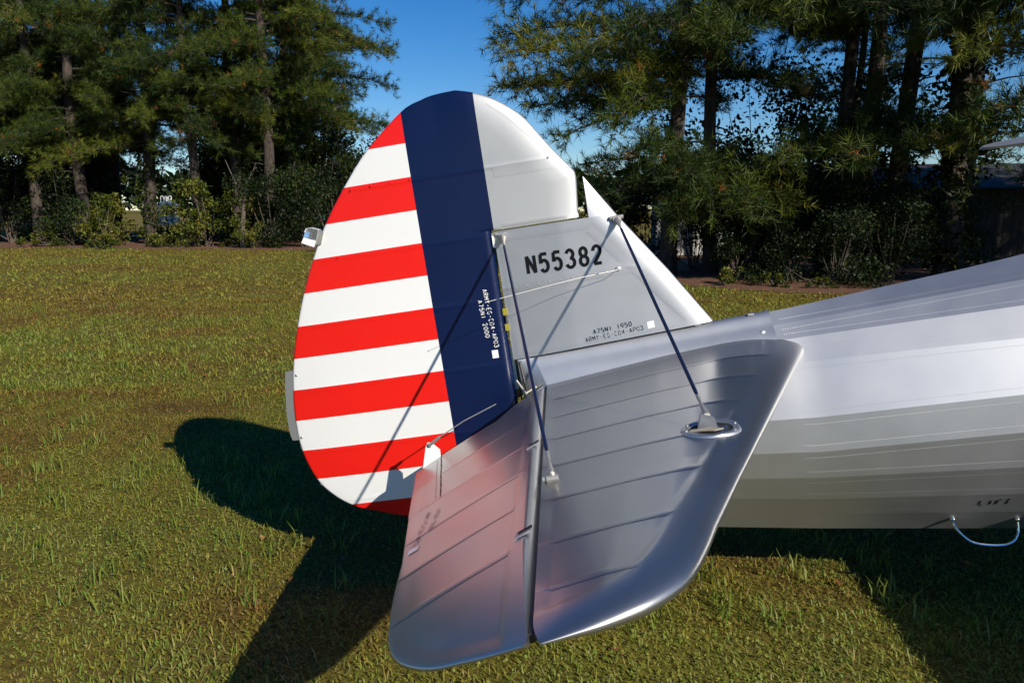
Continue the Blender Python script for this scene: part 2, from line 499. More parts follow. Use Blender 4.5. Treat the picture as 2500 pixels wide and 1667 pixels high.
# --- lettering (stroke glyphs)
def arc(cx, cy, rx, ry, a0, a1, n=14):
    return [(cx + rx * math.cos(R(a0 + (a1 - a0) * i / n)), cy + ry * math.sin(R(a0 + (a1 - a0) * i / n))) for i in range(n + 1)]
GL = {
 'N': [[(0, 0), (0, 1)], [(0, 1), (1, 0)], [(1, 0), (1, 1)]],
 '5': [[(.95, 1), (.08, 1)], [(.08, 1), (.02, .47)], arc(.48, .32, .5, .32, 140, -150, 18)],
 '3': [arc(.46, .75, .44, .25, 165, -85), arc(.46, .27, .54, .27, 90, -165, 16)],
 '8': [arc(.5, .76, .42, .24, 0, 360, 22), arc(.5, .26, .5, .26, 0, 360, 22)],
 '2': [arc(.5, .72, .48, .28, 175, -35) + [(0, 0)], [(0, 0), (1, 0)]],
 'A': [[(0, 0), (.5, 1)], [(.5, 1), (1, 0)], [(.25, .33), (.75, .33)]], '7': [[(0, 1), (1, 1)], [(1, 1), (.35, 0)]],
 '1': [[(.5, 0), (.5, 1)]], '9': [arc(.5, .68, .5, .32, 0, 360, 16), [(1, .66), (.6, 0)]], '0': [arc(.5, .5, .5, .5, 100, 260, 12), arc(.5, .5, .5, .5, -80, 80, 12)],
 'R': [[(0, 0), (0, 1)], [(0, 1), (.6, 1)] + arc(.6, .76, .4, .24, 90, -90, 8)[1:] + [(0.1, .52)], [(.5, .5), (1, 0)]],
 'M': [[(0, 0), (0, 1)], [(0, 1), (.5, .35)], [(.5, .35), (1, 1)], [(1, 1), (1, 0)]],
 'Y': [[(0, 1), (.5, .5)], [(1, 1), (.5, .5)], [(.5, .45), (.5, 0)]], '-': [[(.1, .5), (.9, .5)]],
 'E': [[(0, 0), (0, 1)], [(0.05, 1), (1, 1)], [(.05, .5), (.8, .5)], [(.05, 0), (1, 0)]],
 'G': [arc(.5, .5, .5, .5, 50, 175, 10), arc(.5, .5, .5, .5, 190, 330, 10), [(1, .2), (1, .48)], [(1, .48), (.6, .48)]],
 'C': [arc(.5, .5, .5, .5, 50, 172, 10), arc(.5, .5, .5, .5, 188, 310, 10)],
 'D': [[(0, 0), (0, 1)], arc(.3, .5, .7, .5, 85, 5, 8), arc(.3, .5, .7, .5, -5, -85, 8)],
 '4': [[(.75, 0), (.75, 1)], [(.75, 1), (0, .35)], [(0, .33), (1, .33)]], 'P': [[(0, 0), (0, 1)], [(.05, 1), (.6, 1)] + arc(.6, .74, .4, .26, 90, -90, 8)[1:] + [(.1, .48)]],
 'L': [[(0, 0), (0, 1)], [(.12, 0), (1, 0)]], 'I': [[(.5, 0), (.5, 1)]], 'F': [[(0, 0), (0, 1)], [(.12, 1), (1, 1)], [(.05, .52), (.6, .52)]], 'T': [[(0, 1), (1, 1)], [(.5, .9), (.5, 0)]], ' ': [],
}
def ribbons(strokes, wd, gap):
    """strokes in metric 2d -> list of quads strips; trimmed by gap at both ends for a stencil look"""
    V, F, lay = [], [], []
    for si, st in enumerate(strokes):
        P = [Vector(p) for p in st]
        if gap:
            d0 = (P[1] - P[0]); d1 = (P[-2] - P[-1])
            if d0.length > gap * 1.2: P[0] = P[0] + d0.normalized() * gap
            if d1.length > gap * 1.2: P[-1] = P[-1] + d1.normalized() * gap
        closed = (P[0] - P[-1]).length < 1e-5
        b0 = len(V)
        # resample long segments so that it drapes
        Q = [P[0]]
        for a, b in zip(P[:-1], P[1:]):
            k = max(1, int((b - a).length / .02))
            Q += [a + (b - a) * ((i + 1) / k) for i in range(k)]
        for i, p in enumerate(Q):
            if closed: t = (Q[1] - Q[-2]) if i in (0, len(Q) - 1) else Q[i + 1] - Q[i - 1]
            else: t = Q[min(i + 1, len(Q) - 1)] - Q[max(i - 1, 0)]
            t.normalize(); nn = Vector((-t.y, t.x)) * wd / 2
            V += [p + nn, p - nn]; lay += [si, si]
        for i in range(len(Q) - 1):
            a = b0 + 2 * i; F.append((a, a + 2, a + 3, a + 1))
    return V, F, lay
def lettering(name, text, org, du, dv, gw, gh, pitch, wd, gap, put, mt, parent, label=None):
    """org + u*du + v*dv in surface coordinates; put(a,b,off) -> 3d"""
    V, F = [], []
    for gi, ch in enumerate(text):
        st = [[((p[0] * (gw - wd) + wd / 2) + gi * pitch, p[1] * (gh - wd) + wd / 2) for p in s_] for s_ in GL[ch]]
        v, f, lay = ribbons(st, wd, gap)
        b0 = len(V)
        for p, l in zip(v, lay):
            V.append(put(org[0] + p.x * du[0] + p.y * dv[0], org[1] + p.x * du[1] + p.y * dv[1], (.0017 if mt is not None else 0) + .00012 * l))
        F += [tuple(i + b0 for i in q) for q in f]
    o = ob(name, mesh_np(name, V, F, mt), parent)
    if label: o['label'] = label
    else: o['kind'] = 'stuff'
    return o
pf = lambda a, b, off: drape_y(BV['fin'], a, b, off)
pr = lambda a, b, off: drape_y(BV['rudder'], a, b, off)
for gi, ch in enumerate('N55382'):
    lettering('registration_character', ch, (-.0105 + .0500 * gi, .4325 + .00025 * gi), (1, .005), (0, 1), .040, .0775, .05, .0122, 0, pf, M['black_paint'], FIN, 'black painted character ' + ch)
def rot2(a): return (math.cos(a), math.sin(a)), (-math.sin(a), math.cos(a))
du, dv = rot2(.075)
lettering('stencil_text', 'A75N1 1950', (.2065, .1735), du, dv, .0115, .0200, .0152, .0023, .0012, pf, M['black_paint'], FIN)
lettering('stencil_text', 'ARMY-EG-CD4-APD3', (.1720, .1465), du, dv, .0112, .0195, .0142, .0023, .0012, pf, M['black_paint'], FIN)
def patch(name, quad, put, mt, parent):
    return ob(name, mesh_np(name, [put(a, b, .0018) for a, b in quad], [(0, 1, 2, 3)], mt), parent)
patch('white_square', [(.4125, .1665), (.4385, .1685), (.4370, .1945), (.4110, .1925)], pf, M['white'], FIN)
du, dv = (.055, -1), (1, .055)
lettering('stencil_text', 'ARMY-EG-CD4-APD3', (-.190, .405), du, dv, .0115, .0195, .0144, .0023, .0012, pr, M['white'], RUD)
lettering('stencil_text', 'A75N1 2000', (-.214, .366), du, dv, .0115, .0190, .0150, .0023, .0012, pr, M['white'], RUD)
patch('white_square', [(-.190, .137), (-.166, .137), (-.166, .168), (-.190, .168)], pr, M['white'], RUD)

# pinked tapes: strip with saw-tooth edges draped on a surface, a -> b along, half width
def pinked(name, path, nrm_put, parent, wd=.022, tooth=.010, mt=None):
    """path: function s in 0..1 -> (a,b); width direction perpendicular in (a,b)"""
    mt = mt or M['tape']
    n = 400
    P = [Vector(path(i / n)) for i in range(n + 1)]
    L = sum((P[i + 1] - P[i]).length for i in range(n))
    k = max(4, int(L / (tooth / 2)))
    V, F = [], []
    for i in range(k + 1):
        s = i / k; p = Vector(path(s)); q = Vector(path(min(1, s + .01))) - Vector(path(max(0, s - .01))); q.normalize()
        nn = Vector((-q.y, q.x)); ww = wd + (.0035 if i % 2 else -.0005)
        V += [nrm_put(*(p + nn * ww), .0008), nrm_put(*(p + nn * wd * .5), .0010), nrm_put(*(p - nn * wd * .5), .0010), nrm_put(*(p - nn * ww), .0008)]
    for i in range(k):
        for j in range(3):
            a = 4 * i + j; F.append((a, a + 1, a + 5, a + 4))
    return ob(name, mesh_np(name, V, F, mt, True, 60), parent)
pinked('seam_tape', lambda s: (-.085 + .525 * s, .4005 + .011 * s), pf, FIN, mt=M['silver'])
pinked('seam_tape', lambda s: (-.088 + .004 * s, .13 + .46 * s), pf, FIN, .012, mt=M['silver'])
pinked('seam_tape', lambda s: (-.07 + .60 * s, .145 + .03 * s), pf, FIN, .014, mt=M['silver'])
pinked('seam_tape', lambda s: (-.07 + .33 * s, .588), pf, FIN, .014, mt=M['silver'])
pinked('seam_tape', lambda s: (.568 - .325 * s, .185 + .385 * s), pf, FIN, .014, mt=M['silver'])
mb = MB()
for x in np.arange(-.06, .33, .043): mb.ball(pf(x, .398 + .03 * (x - .1), 0), .0042, 6, 4, (1, .6, 1))
o = mb.build('rib_screws', M['silver'], FIN, True); o['kind'] = 'stuff'
for x0, x1, z in ((-.08, .17, .652), (-.08, .15, .850)):
    pinked('seam_tape', lambda s: (x0 + (x1 - x0) * s, z - .02), pr, RUD, .012 if z < .7 else .018, mt=M['rudder'])
pinked('seam_tape', lambda s: (-.06 + .17 * s, 1.085 - .135 * s - .045 * s * s), pr, RUD, .010, mt=M['rudder'])

# --- fuselage
SA = np.array([(0, .1646), (-.050, .118), (-.098, .066), (-.1464, -.016), (-.2162, -.2077), (-.225, -.334), (-.2105, -.437), (-.1761, -.5316), (-.1236, -.6125), (-.068, -.6923), (0, -.700)])
SB = np.array([(0, .2185), (-.1173, .1603), (-.2011, .0900), (-.2709, -.0061), (-.3360, -.1850), (-.3450, -.3141), (-.3268, -.4437), (-.2861, -.5556), (-.2279, -.6451), (-.1254, -.7523), (0, -.765)])
ST = np.stack([SA[:, 0] * (.085 / .225), .112 + (SA[:, 1] - .1646) / .8646 * .690], 1)      # stern section, x = 0
SC = SB + (SB - SA) * (.8 / .65); SC[0, 1] = .300                                           # x = 2.4
SD = SC * np.array([1.0, 1.0]) + np.array([0, .03])                                         # x = 3.2 and on
SE = np.stack([SD[:, 0] * .7, -.2 + (SD[:, 1] + .2) * .7], 1)
SX, SS = np.array([0, .95, 1.6, 2.4, 3.2, 5.2, 6.2]), np.stack([ST, SA, SB, SC, SD, SD, SE])
PH = list(range(11))
def sect(x):
    if x < 0: return ST + (ST - SA) * (-x / .95) * np.array([1, .3])
    i = int(np.clip(np.searchsorted(SX, x) - 1, 0, len(SX) - 2)); t = (x - SX[i]) / (SX[i + 1] - SX[i])
    return SS[i] * (1 - t) + SS[i + 1] * t
def fsec(x, k, grow=0.0, side=1):
    P = sect(x); i = int(min(math.floor(k), 9)); t = k - i
    p = P[i] * (1 - t) + P[i + 1] * t
    return Vector((x, side * p[0], p[1]))
def fsmooth(x, k, grow):
    P = sect(x); P = np.concatenate([[P[1] * np.array([-1, 1])], P]); i = int(min(math.floor(k), 9)) + 1; t = k - i + 1
    p0, p1, p2, p3 = P[i - 1], P[i], P[i + 1], P[i + 2]
    q = .5 * (2 * p1 + (p2 - p0) * t + (2 * p0 - 5 * p1 + 4 * p2 - p3) * t * t + (3 * p1 - p0 - 3 * p2 + p3) * t ** 3)
    d = .5 * ((p2 - p0) + 2 * (2 * p0 - 5 * p1 + 4 * p2 - p3) * t + 3 * (3 * p1 - p0 - 3 * p2 + p3) * t * t); d = d / np.linalg.norm(d)
    return Vector((x, q[0] + d[1] * grow, q[1] - d[0] * grow))
xs = np.concatenate([np.linspace(0.0, 2.2, 45), np.linspace(2.35, 6.2, 24)])
V, F = [], []
for a, b, sd_ in [(i, i + 1, 1) for i in range(10)] + [(i + 1, i, -1) for i in range(9, -1, -1)]:
    K = 6; base = len(V)
    for x in xs:
        p, q = fsec(x, a, 0, sd_), fsec(x, b, 0, sd_)
        nrm = (q - p).cross(Vector((1, 0, 0)))
        if nrm.length > 1e-9: nrm.normalize()
        for i in range(K):
            t = i / (K - 1)
            V.append(p.lerp(q, t) - nrm * (-.0) + nrm * 0 )
    F.append(grid_faces(len(xs), K, base, True))
nF = len(V)
Ff = np.concatenate(F)
cap0 = [i for i in range(0)]
FUS = ob('fuselage', mesh_np('fuselage', np.array([tuple(v) for v in V]), Ff, M['silver'], True), PL)
tag(FUS, label='silver fabric fuselage with long stringer ridges')
# nose closing
mb = MB(); ring = [fsec(6.2, p) for p in PH] + [fsec(6.2, p, 0, -1) for p in PH[::-1][1:-1]]
mb.add(ring + [Vector((6.2, 0, -.2))], [(i, (i + 1) % len(ring), len(ring)) for i in range(len(ring))])
mb.tube([(6.2, 0, -.2), (6.5, 0, -.2), (6.9, 0, -.2)], [.52, .5, .12], 18)
mb.build('engine_cowl', M['dark_metal'], FUS, True)
# pinked tape along each stringer ridge
def fus_put(x, ph, off):
    a = max([p for p in PH if p >= ph - 1e-6], key=lambda p: -p); b = max([p for p in PH if p <= ph + 1e-6])
    p, q = fsec(x, a), fsec(x, b)
    t = 0 if a == b else (a - ph) / (a - b)
    nn = (q - p).cross(Vector((1, 0, 0))) if a != b else Vector((0, -1, 0)); nn.normalize()
    if nn.y > 0: nn = -nn
    return p.lerp(q, t) + nn * off
def stringer_stitches(ph):
    """pinked tape edge seen as a row of tiny raised points either side of a stringer"""
    i = PH.index(ph); V, F = [], []
    for side in (-1, 1):
        other = PH[i + side]; x = .90
        while x < 2.2:
            p, q = fsec(x, ph), fsec(x, other); e = (q - p); ln = e.length; e.normalize()
            nn = e.cross(Vector((1, 0, 0)))
            if nn.dot(p - Vector((x, 0, -.25))) < 0: nn = -nn
            c0 = p + e * min(.024, ln * .36); ex = Vector((1, 0, 0)); b0 = len(V)
            V += [c0 - ex * .0027, c0 + e * .0020, c0 + ex * .0027, c0 - e * .0020, c0 + nn * .0008]
            F += [(b0, b0 + 1, b0 + 4), (b0 + 1, b0 + 2, b0 + 4), (b0 + 2, b0 + 3, b0 + 4), (b0 + 3, b0, b0 + 4)]
            x += .0090
    o = ob('stitch_row', mesh_np('stitch_row', V, F, M['tape']), FUS); o['kind'] = 'stuff'
for p in PH[1:-1]: stringer_stitches(p)

# metal tail fairing over the fuselage end
V, F = [], []
php = np.linspace(0, 3.05, 30)
def fair_pt(x, ph, g=.006):
    return fsmooth(x, ph, g)
nx = 40
for sgn in (1, -1):
    base = len(V)
    for ph in php:
        e = fair_pt(.0, ph); xa_ = .004 - .31 * max(e.z, -.02)
        for i in range(nx + 1):
            x = xa_ + (.868 - xa_) * i / nx
            g = .006 + .0015 * math.exp(-((x - .868) / .012) ** 2)
            p = fair_pt(x, ph, g); V.append((p.x, p.y * sgn, p.z))
    F.append(grid_faces(len(php), nx + 1, base, sgn < 0))
    # tail wedge closing aft of the diagonal crease
    base = len(V)
    for ph in php:
        e = fair_pt(.0, ph); xa_ = .004 - .31 * max(e.z, -.02); p = fair_pt(xa_, ph)
        for i in range(7):
            t = i / 6
            V.append((p.x + (-.098 - p.x) * t, sgn * (p.y + (-.012 - p.y) * t), min(p.z, .112 + .02 * (1 - t))))
    F.append(grid_faces(len(php), 7, base, sgn > 0))
FAIR = ob('tail_fairing', mesh_np('tail_fairing', np.array([tuple(v) for v in V]), np.concatenate(F), M['silver_metal'], True, 25), PL)
def screw(loc, r, parent, nrm=(0, -1, 0), mt=None):
    q = Vector(nrm).to_track_quat('Z', 'Y').to_matrix()
    mb = MB(); V = []
    for rr, h in ((r, 0), (r * .95, r * .22), (r * .6, r * .38)):
        V += [q @ Vector((rr * math.cos(2 * math.pi * i / 12), rr * math.sin(2 * math.pi * i / 12), h)) for i in range(12)]
    mb.add([p + Vector(loc) for p in V], [tuple(range(24, 36))] + [(a * 12 + i, a * 12 + (i + 1) % 12, a * 12 + 12 + (i + 1) % 12, a * 12 + 12 + i) for a in (0, 1) for i in range(12)])
    o = mb.build('screw', mt or M['silver_metal'], parent, True, 25)
    mb = MB(); mb.box(Vector(loc) + Vector(nrm).normalized() * r * .36, (r * .18, r * .14, r * 1.1)); 
    mb.build('slot', M['dark_metal'], parent)
    return o
BVF = bvh_of(FAIR)
p = drape_y(BVF, .826, .098, -.001); screw(p, .0085, FAIR, (0, -.9, .4))
p = drape_y(BVF, -.066, .049, -.001); screw(p, .0085, FAIR, (-.35, -.9, .1))
for x in (.60, .80):
    pp = fair_pt(x, .15); mb = MB(); mb.box(pp + Vector((0, 0, .003)), (.022, .02, .006)); mb.build('fairing_clip', M['silver_metal'], FAIR)

# sternpost and tail hinge fittings
mb = MB(); mb.tube([(-.098, 0, .60), (-.098, 0, -.50)], .012, 10); mb.build('sternpost', M['dark_metal'], PL, True)
mb = MB(); mb.box((-.105, -.010, .582), (.034, .020, .055)); mb.build('rudder_hinge', M['steel'], RUD)
mb = MB(); mb.box((-.118, -.012, .577), (.008, .030, .045)); mb.box((-.118, -.006, .60), (.014, .02, .004)); mb.build('rudder_hinge', M['white'], RUD)
for dz in (-.03, .03):
    mb = MB(); mb.box((-.116, -.014, .278 + dz), (.018, .020, .026)); mb.build('rudder_hinge', M['chromate'], RUD)
mb = MB(); mb.tube([(-.116, -.018, .262), (-.116, -.018, .294)], .006, 8); mb.build('hinge_pin', M['dark_metal'], RUD, True)
mb = MB(); mb.tube([(-.145, 0, -.02), (-.147, 0, -.075), (-.150, 0, -.12), (-.152, 0, -.16)], [.022, .026, .030, .028], 12)
mb.build('hinge_collar', simple('navy_gloss', NAVY, .25, 0, .6), RUD, True)
mb = MB()
for q in ((-.150, -.028, -.075), (-.152, -.029, -.12), (-.152, -.029, -.105)): mb.ball(q, .004, 8, 5)
mb.build('hinge_bolts', M['chrome'], RUD, True)['kind'] = 'stuff'
mb = MB(); mb.prism([(-.085, -.055, -.01), (-.040, -.055, .012), (-.020, -.055, -.02), (-.045, -.055, -.075), (-.085, -.055, -.07)], (0, .006, 0)); mb.build('control_horn', simple('cream_enamel', (.62, .56, .42), .4, 0, .2), PL)
mb = MB(); mb.tube([(-.112, -.04, .04), (-.075, -.06, -.025), (-.022, -.075, -.05)], .0045, 8); mb.build('control_cable', M['steel'], PL, True)
mb = MB(); mb.tube([(-.09, -.03, .11), (-.078, -.035, -.02)], .006, 8); mb.build('rudder_stop_rod', M['dark_metal'], PL, True)
mb = MB(); mb.tube([(-.10, -.045, -.03), (-.055, -.045, -.045)], .012, 8); mb.build('torque_fitting', M['chromate'], PL, True)
mb = MB(); mb.tube([(-.002, -1.83, -.008), (-.002, 1.83, -.008)], .009, 10); mb.build('torque_tube_gap_shade', M['dark_metal'], PL, True)  # torque tube lengthened as a dark strip standing in for hinge-gap shade

# --- horizontal stabilizer (right), then mirrored
LEs = [(1.02, .04), (1.003 - .4247 * .14, -.14), (.6344, -.8681), (.461, -1.2763), (.3572, -1.5274), (.3217, -1.6214), (.2843, -1.7035), (.2473, -1.7553), (.1895, -1.8049), (.1193, -1.8381), (.0688, -1.8526), (.016, -1.8660)]
LEs_s = np.array(LEs[:4] + [tuple(q) for q in smooth_curve(LEs[4:], 5)])
SRIB = [-.12, -.30, -.54, -.78, -1.02, -1.26, -1.50, -1.70, -1.95]
def chord(v): return np.maximum(1.003 + .4247 * v, .2)
def incid(U, V): return .022 * U
def h_stab(U, V):
    c = chord(V); d = dist_poly(U, V, list(LEs_s[::1]))
    hm = .066 * np.maximum(c, .50)
    ta = np.interp(np.clip(U / c, 0, 1), [0, .2, .47, .7, 1], [.12, .42, .80, 1.0, 1.0])
    rd = rnd(d / (.24 * np.maximum(c, .42)))
    h = hm * ta * rd
    sp = np.clip((d - .082) / .012, 0, 1)
    sag = fab(V, SRIB, .0024, .0010, .006)
    te = np.clip(U / .03, 0, 1)
    return np.maximum(h + sag * sp * te + .0009 * (1 - sp), .0008)
def stab_rows():
    vs = np.unique(np.round(np.concatenate([np.linspace(-.05, -1.80, 190), -1.8655 + .0655 * np.linspace(1, 0, 16) ** 2, *[q + np.linspace(-.03, .03, 15) for q in SRIB[1:-1]]]), 5))
    vs = vs[(vs <= -.05) & (vs >= -1.8655)][::-1]
    out = []
    for v in vs:
        b = float(np.interp(-v, -LEs_s[:, 1], LEs_s[:, 0])); a = .002 if v > -1.80 else .002 + .012 * ((-1.80 - v) / .0655) ** 2
        out.append((v, a, max(b, a + .002)))
    return out
STAB = plate('stabilizer', stab_rows(), h_stab, M['silver_tail'], PL, axis='z', cols=70, mid=incid, sharp=50)
tag(STAB, label='right silver stabilizer with polished metal leading edge')

# elevator (own hinge frame, trailing edge drooped)
DEL = .398106
ETE = [(-.563, -.235), (-.4768, -.7564), (-.4367, -.9958), (-.4107, -1.1523), (-.3895, -1.3321), (-.3640, -1.485), (-.3452, -1.5694), (-.3173, -1.6429), (-.2725, -1.7107), (-.2082, -1.7712), (-.1369, -1.8081), (-.0704, -1.8378), (-.014, -1.8590)]
ETs = np.array(ETE[:3] + [tuple(q) for q in smooth_curve(ETE[3:], 5)])
ERIB = [-.05, -.235, -.50, -.78, -1.018, -1.256, -1.497, -1.90]
def h_el(U, V):
    d = dist_poly(U, V, list(ETs[1:]))
    tab = V > -.765
    d = np.where(tab, np.abs(U - np.interp(-V, [.235, .77], [-.5630, -.4768])), d)
    h = .0035 * rnd(d / .004) + .019 * (1 - np.exp(-d / .20)) * 1.1
    nose = rnd((-.006 - U) / .030)
    fabz = np.clip((-.052 - U) / .006, 0, 1)
    h = np.minimum(h, .002 + .021 * nose)
    h = h + (fab(V, ERIB, .0018, .0010, .005) * np.clip(d / .05, 0, 1) * fabz - .0014 * fabz * np.clip((d - .012) / .03, 0, 1))
    return np.maximum(h, .0008)
def ete(v): return float(np.interp(-v, -ETs[:, 1], ETs[:, 0]))
vs = np.unique(np.round(np.concatenate([np.linspace(-.768, -1.80, 130), -1.8585 + .0585 * np.linspace(1, 0, 16) ** 2, *[q + np.linspace(-.025, .025, 13) for q in ERIB[3:-1]]]), 5))
vs = vs[(vs <= -.768) & (vs >= -1.8585)][::-1]
V1, F1 = plate('e', [(v, ete(v), -.006) for v in vs], h_el, None, None, axis='z', cols=56, build=False)
def tabx(v): return float(np.interp(-v, [.235, .768], [-.4428, -.3535]))
vs = np.unique(np.round(np.concatenate([np.linspace(-.768, -.2345, 60), *[q + np.linspace(-.02, .02, 9) for q in (-.50,)]]), 5))[::-1]
V2, F2 = plate('e', [(v, tabx(v) + .002, -.006) for v in vs], h_el, None, None, axis='z', cols=46, build=False)
vi = np.linspace(-.075, -.2345, 20)
V3, F3 = plate('e', [(v, float(np.interp(-v, [.07, .112, .144, .2345], [-.050, -.0745, -.133, -.205])), -.006) for v in vi], h_el, None, None, axis='z', cols=20, build=False)
EL_ = ob('elevator', mesh_np('elevator', np.concatenate([V1, V2, V3]), np.concatenate([F1, F2 + len(V1), F3 + len(V1) + len(V2)]), M['silver_tail'], True, 45), PL, rot=(0, -DEL, 0))
tag(EL_, label='right silver elevator drooping at its trailing edge')
# trim tab
vs = np.linspace(-.766, -.2365, 40)[::-1]
TABO = plate('trim_tab', [(v, float(np.interp(-v, [.235, .77], [-.5630, -.4768])), tabx(v) - .004) for v in vs], lambda U, V: h_el(U, V) * .93, M['silver_tail'], EL_, axis='z', cols=26)
mb = MB()
for i, v in enumerate(np.linspace(-.26, -.75, 22)):
    mb.ball((tabx(v) - .020, v, h_el(np.array([tabx(v) - .02]), np.array([v]))[0] * .93), .0026, 6, 4, (1, 1, .5))
    if i % 7 not in (2, 5): mb.box((tabx(v) - .001, v, h_el(np.array([tabx(v)]), np.array([v]))[0] * .9 - .001), (.005, .022, .003))
o = mb.build('tab_rivets', M['dark_metal'], TABO); o['kind'] = 'stuff'
mb = MB(); mb.prism([(-.530, -.228, .005), (-.448, -.228, .009), (-.436, -.228, .034), (-.449, -.228, .072), (-.461, -.228, .080), (-.474, -.228, .072)], (0, -.004, 0)); mb.build('tab_horn', M['white'], EL_)
mb = MB(); mb.tube([(-.462, -.234, .068), (-.462, -.222, .068)], .009, 12); mb.build('horn_bolt', M['steel'], EL_, True)
mb = MB(); mb.tube([(-.462, -.236, .068), (-.41, -.236, .076)], .006, 8); mb.tube([(-.41, -.236, .076), (-.30, -.236, .082), (-.17, -.215, .072)], .0022, 6); mb.build('tab_push_rod', M['steel'], EL_, True)
BVE = bvh_of(EL_); BVS = bvh_of(STAB)
def drape_z(bv, x, y, off=.0007):
    h = bv.ray_cast(Vector((x, y, .5)), Vector((0, 0, -1)))
    return (x, y, (h[0].z if h[0] else 0) + off)
pe = lambda a, b, off: drape_z(BVE, a, b, off); ps = lambda a, b, off: drape_z(BVS, a, b, off)
patch('white_square', [(-.398, -1.120), (-.366, -1.120), (-.366, -1.092), (-.398, -1.092)][::1], pe, M['white'], EL_)
faded = simple('faded_lettering', (.16, .14, .14), .5, .3)
lettering('stencil_text', 'ARMY-EG-CD4-APD3', (-.392, -.852), (0, -1), (1, 0), .0115, .0195, .0144, .0023, .0012, pe, faded, EL_)
lettering('stencil_text', 'A75N1 2000', (-.425 + .075, -.885), (0, -1), (1, 0), .0115, .0190, .0150, .0023, .0012, pe, faded, EL_)
for rv, x0 in ((-1.018, -.425), (-1.256, -.395), (-1.497, -.355)):
    pinked('seam_tape', lambda s: (x0 + (-.058 - x0) * s, rv), pe, EL_, .013, mt=M['silver_tail'])
Ei = [(p[0] * .90 + .0 if p[0] < -.03 else p[0], p[1] + .045) for p in ETE[4:]]
# stabilizer details
for rv in SRIB[1:-1]:
    x1 = float(np.interp(-rv, -LEs_s[:, 1], LEs_s[:, 0])) - .10
    pinked('seam_tape', lambda s: (.03 + (x1 - .03) * s, rv), ps, STAB, .012, mt=M['silver_tail'])
# elevator hinges in the gap
for v in (-.833, -1.45, -.12):
    mb = MB(); mb.box((-.020, v, .0232), (.036, .026, .003)); mb.box((-.039, v, .0205), (.003, .028, .008))
    h = mb.build('hinge_bracket', M['silver_metal'], EL_)
    mb = MB(); mb.box((-.016, v + .004, .0252), (.034, .013, .0015)); mb.build('hinge_slot', M['cavity'], EL_)

# oval access opening on the stabilizer with brace lug
cx, cy, ax, ay = .447, -1.010, .077, .070
ang = R(-12)
def oval(k, t):
    a, b = ax * k * math.cos(t), ay * k * math.sin(t)
    return cx + a * math.cos(ang) - b * math.sin(ang), cy + a * math.sin(ang) + b * math.cos(ang)
V, F = [], []
ks = [(1.0, .0005), (.97, .0055), (.90, .0075), (.80, .0060), (.75, .004), (.72, -.004)]
nn = 48
for k_, off in ks:
    for i in range(nn):
        x, y = oval(k_, 2 * math.pi * i / nn); V.append(ps(x, y, off))
for a in range(len(ks) - 1):
    for i in range(nn): F.append((a * nn + i, a * nn + (i + 1) % nn, (a + 1) * nn + (i + 1) % nn, (a + 1) * nn + i))
RING = ob('access_ring', mesh_np('access_ring', V, F, M['silver_metal'], True, 40), STAB)
V = [ps(*oval(.73, 2 * math.pi * i / nn), .0012) for i in range(nn)]
ob('access_opening', mesh_np('access_opening', V, [list(range(nn))], M['cavity']), STAB)
V = [ps(*oval(.70 if i % 2 else .70, t), .0022) for i, t in enumerate(np.linspace(R(150), R(330), 12))]
lugz = ps(cx, cy, 0)[2]
mb = MB(); mb.prism([(cx - .055, cy - .012, lugz + .004), (cx + .005, cy - .036, lugz + .004), (cx + .028, cy - .030, lugz + .004), (cx - .005, cy - .006, lugz + .004)], (0, 0, .003)); mb.build('access_web', simple('tan_primer', (.36, .31, .22), .6), STAB)
mb = MB(); mb.prism([(cx - .030, cy + .012, lugz), (cx + .020, cy + .004, lugz), (cx + .014, cy + .004, lugz + .028), (cx - .018, cy + .010, lugz + .040)], (0, .012, 0)); mb.build('brace_lug', M['silver_metal'], STAB)
for t in (R(25), R(155), R(205), R(335)):
    x, y = oval(.87, t); mb = MB(); mb.ball(ps(x, y, .007), .0045, 8, 5, (1, 1, .8)); mb.build('screw', M['steel'], RING, True)

# brace rods with end fittings
def rod(a, b, name='brace_rod'):
    a, b = Vector(a), Vector(b); d = (b - a).normalized(); L = (b - a).length
    mb = MB(); mb.tube([a + d * .055, a + d * .075, b - d * .095, b - d * .075], [.0025, .0054, .0054, .0025], 12, True); o = mb.build(name, M['navy_rod'], PL, True)
    mb = MB(); mb.tube([a, a + d * .02, a + d * .035, a + d * .065], [.013, .011, .007, .0035], 10); mb.build('end_fitting', M['steel'], o, True)
    mb = MB(); mb.tube([b - d * .10, b - d * .082, b - d * .08, b - d * .065, b - d * .05, b - d * .012, b], [.0035, .0035, .0055, .0055, .004, .008, .010], 10); mb.build('end_fitting', M['steel'], o, True)
    return o
fa = (.350, -.034, .588); fb = (cx - .004, cy + .014, lugz + .032)
ra = (-.082, -.034, .590); rb = (.030, -1.133, ps(.030, -1.133, 0)[2] + .016)
rod(fa, fb); rod(ra, rb)
mirror = lambda p: (p[0], -p[1], p[2])
rod(mirror(fa), mirror(fb)); rod(mirror(ra), mirror(rb))
mb = MB(); mb.tube([(fa[0] - .026, -.030, fa[2] + .010), (fa[0] + .024, -.030, fa[2] + .010)], .008, 10); mb.box((fa[0], -.033, fa[2] + .004), (.030, .014, .020)); mb.build('brace_fitting', M['steel'], FIN, True)
mb = MB(); mb.tube([(ra[0] - .026, -.026, ra[2] + .012), (ra[0] + .014, -.026, ra[2] + .012)], .007, 10); mb.box((ra[0] - .002, -.028, ra[2] + .004), (.022, .014, .022)); mb.build('brace_fitting', M['tape'], FIN, True)
rz = rb[2] - .010
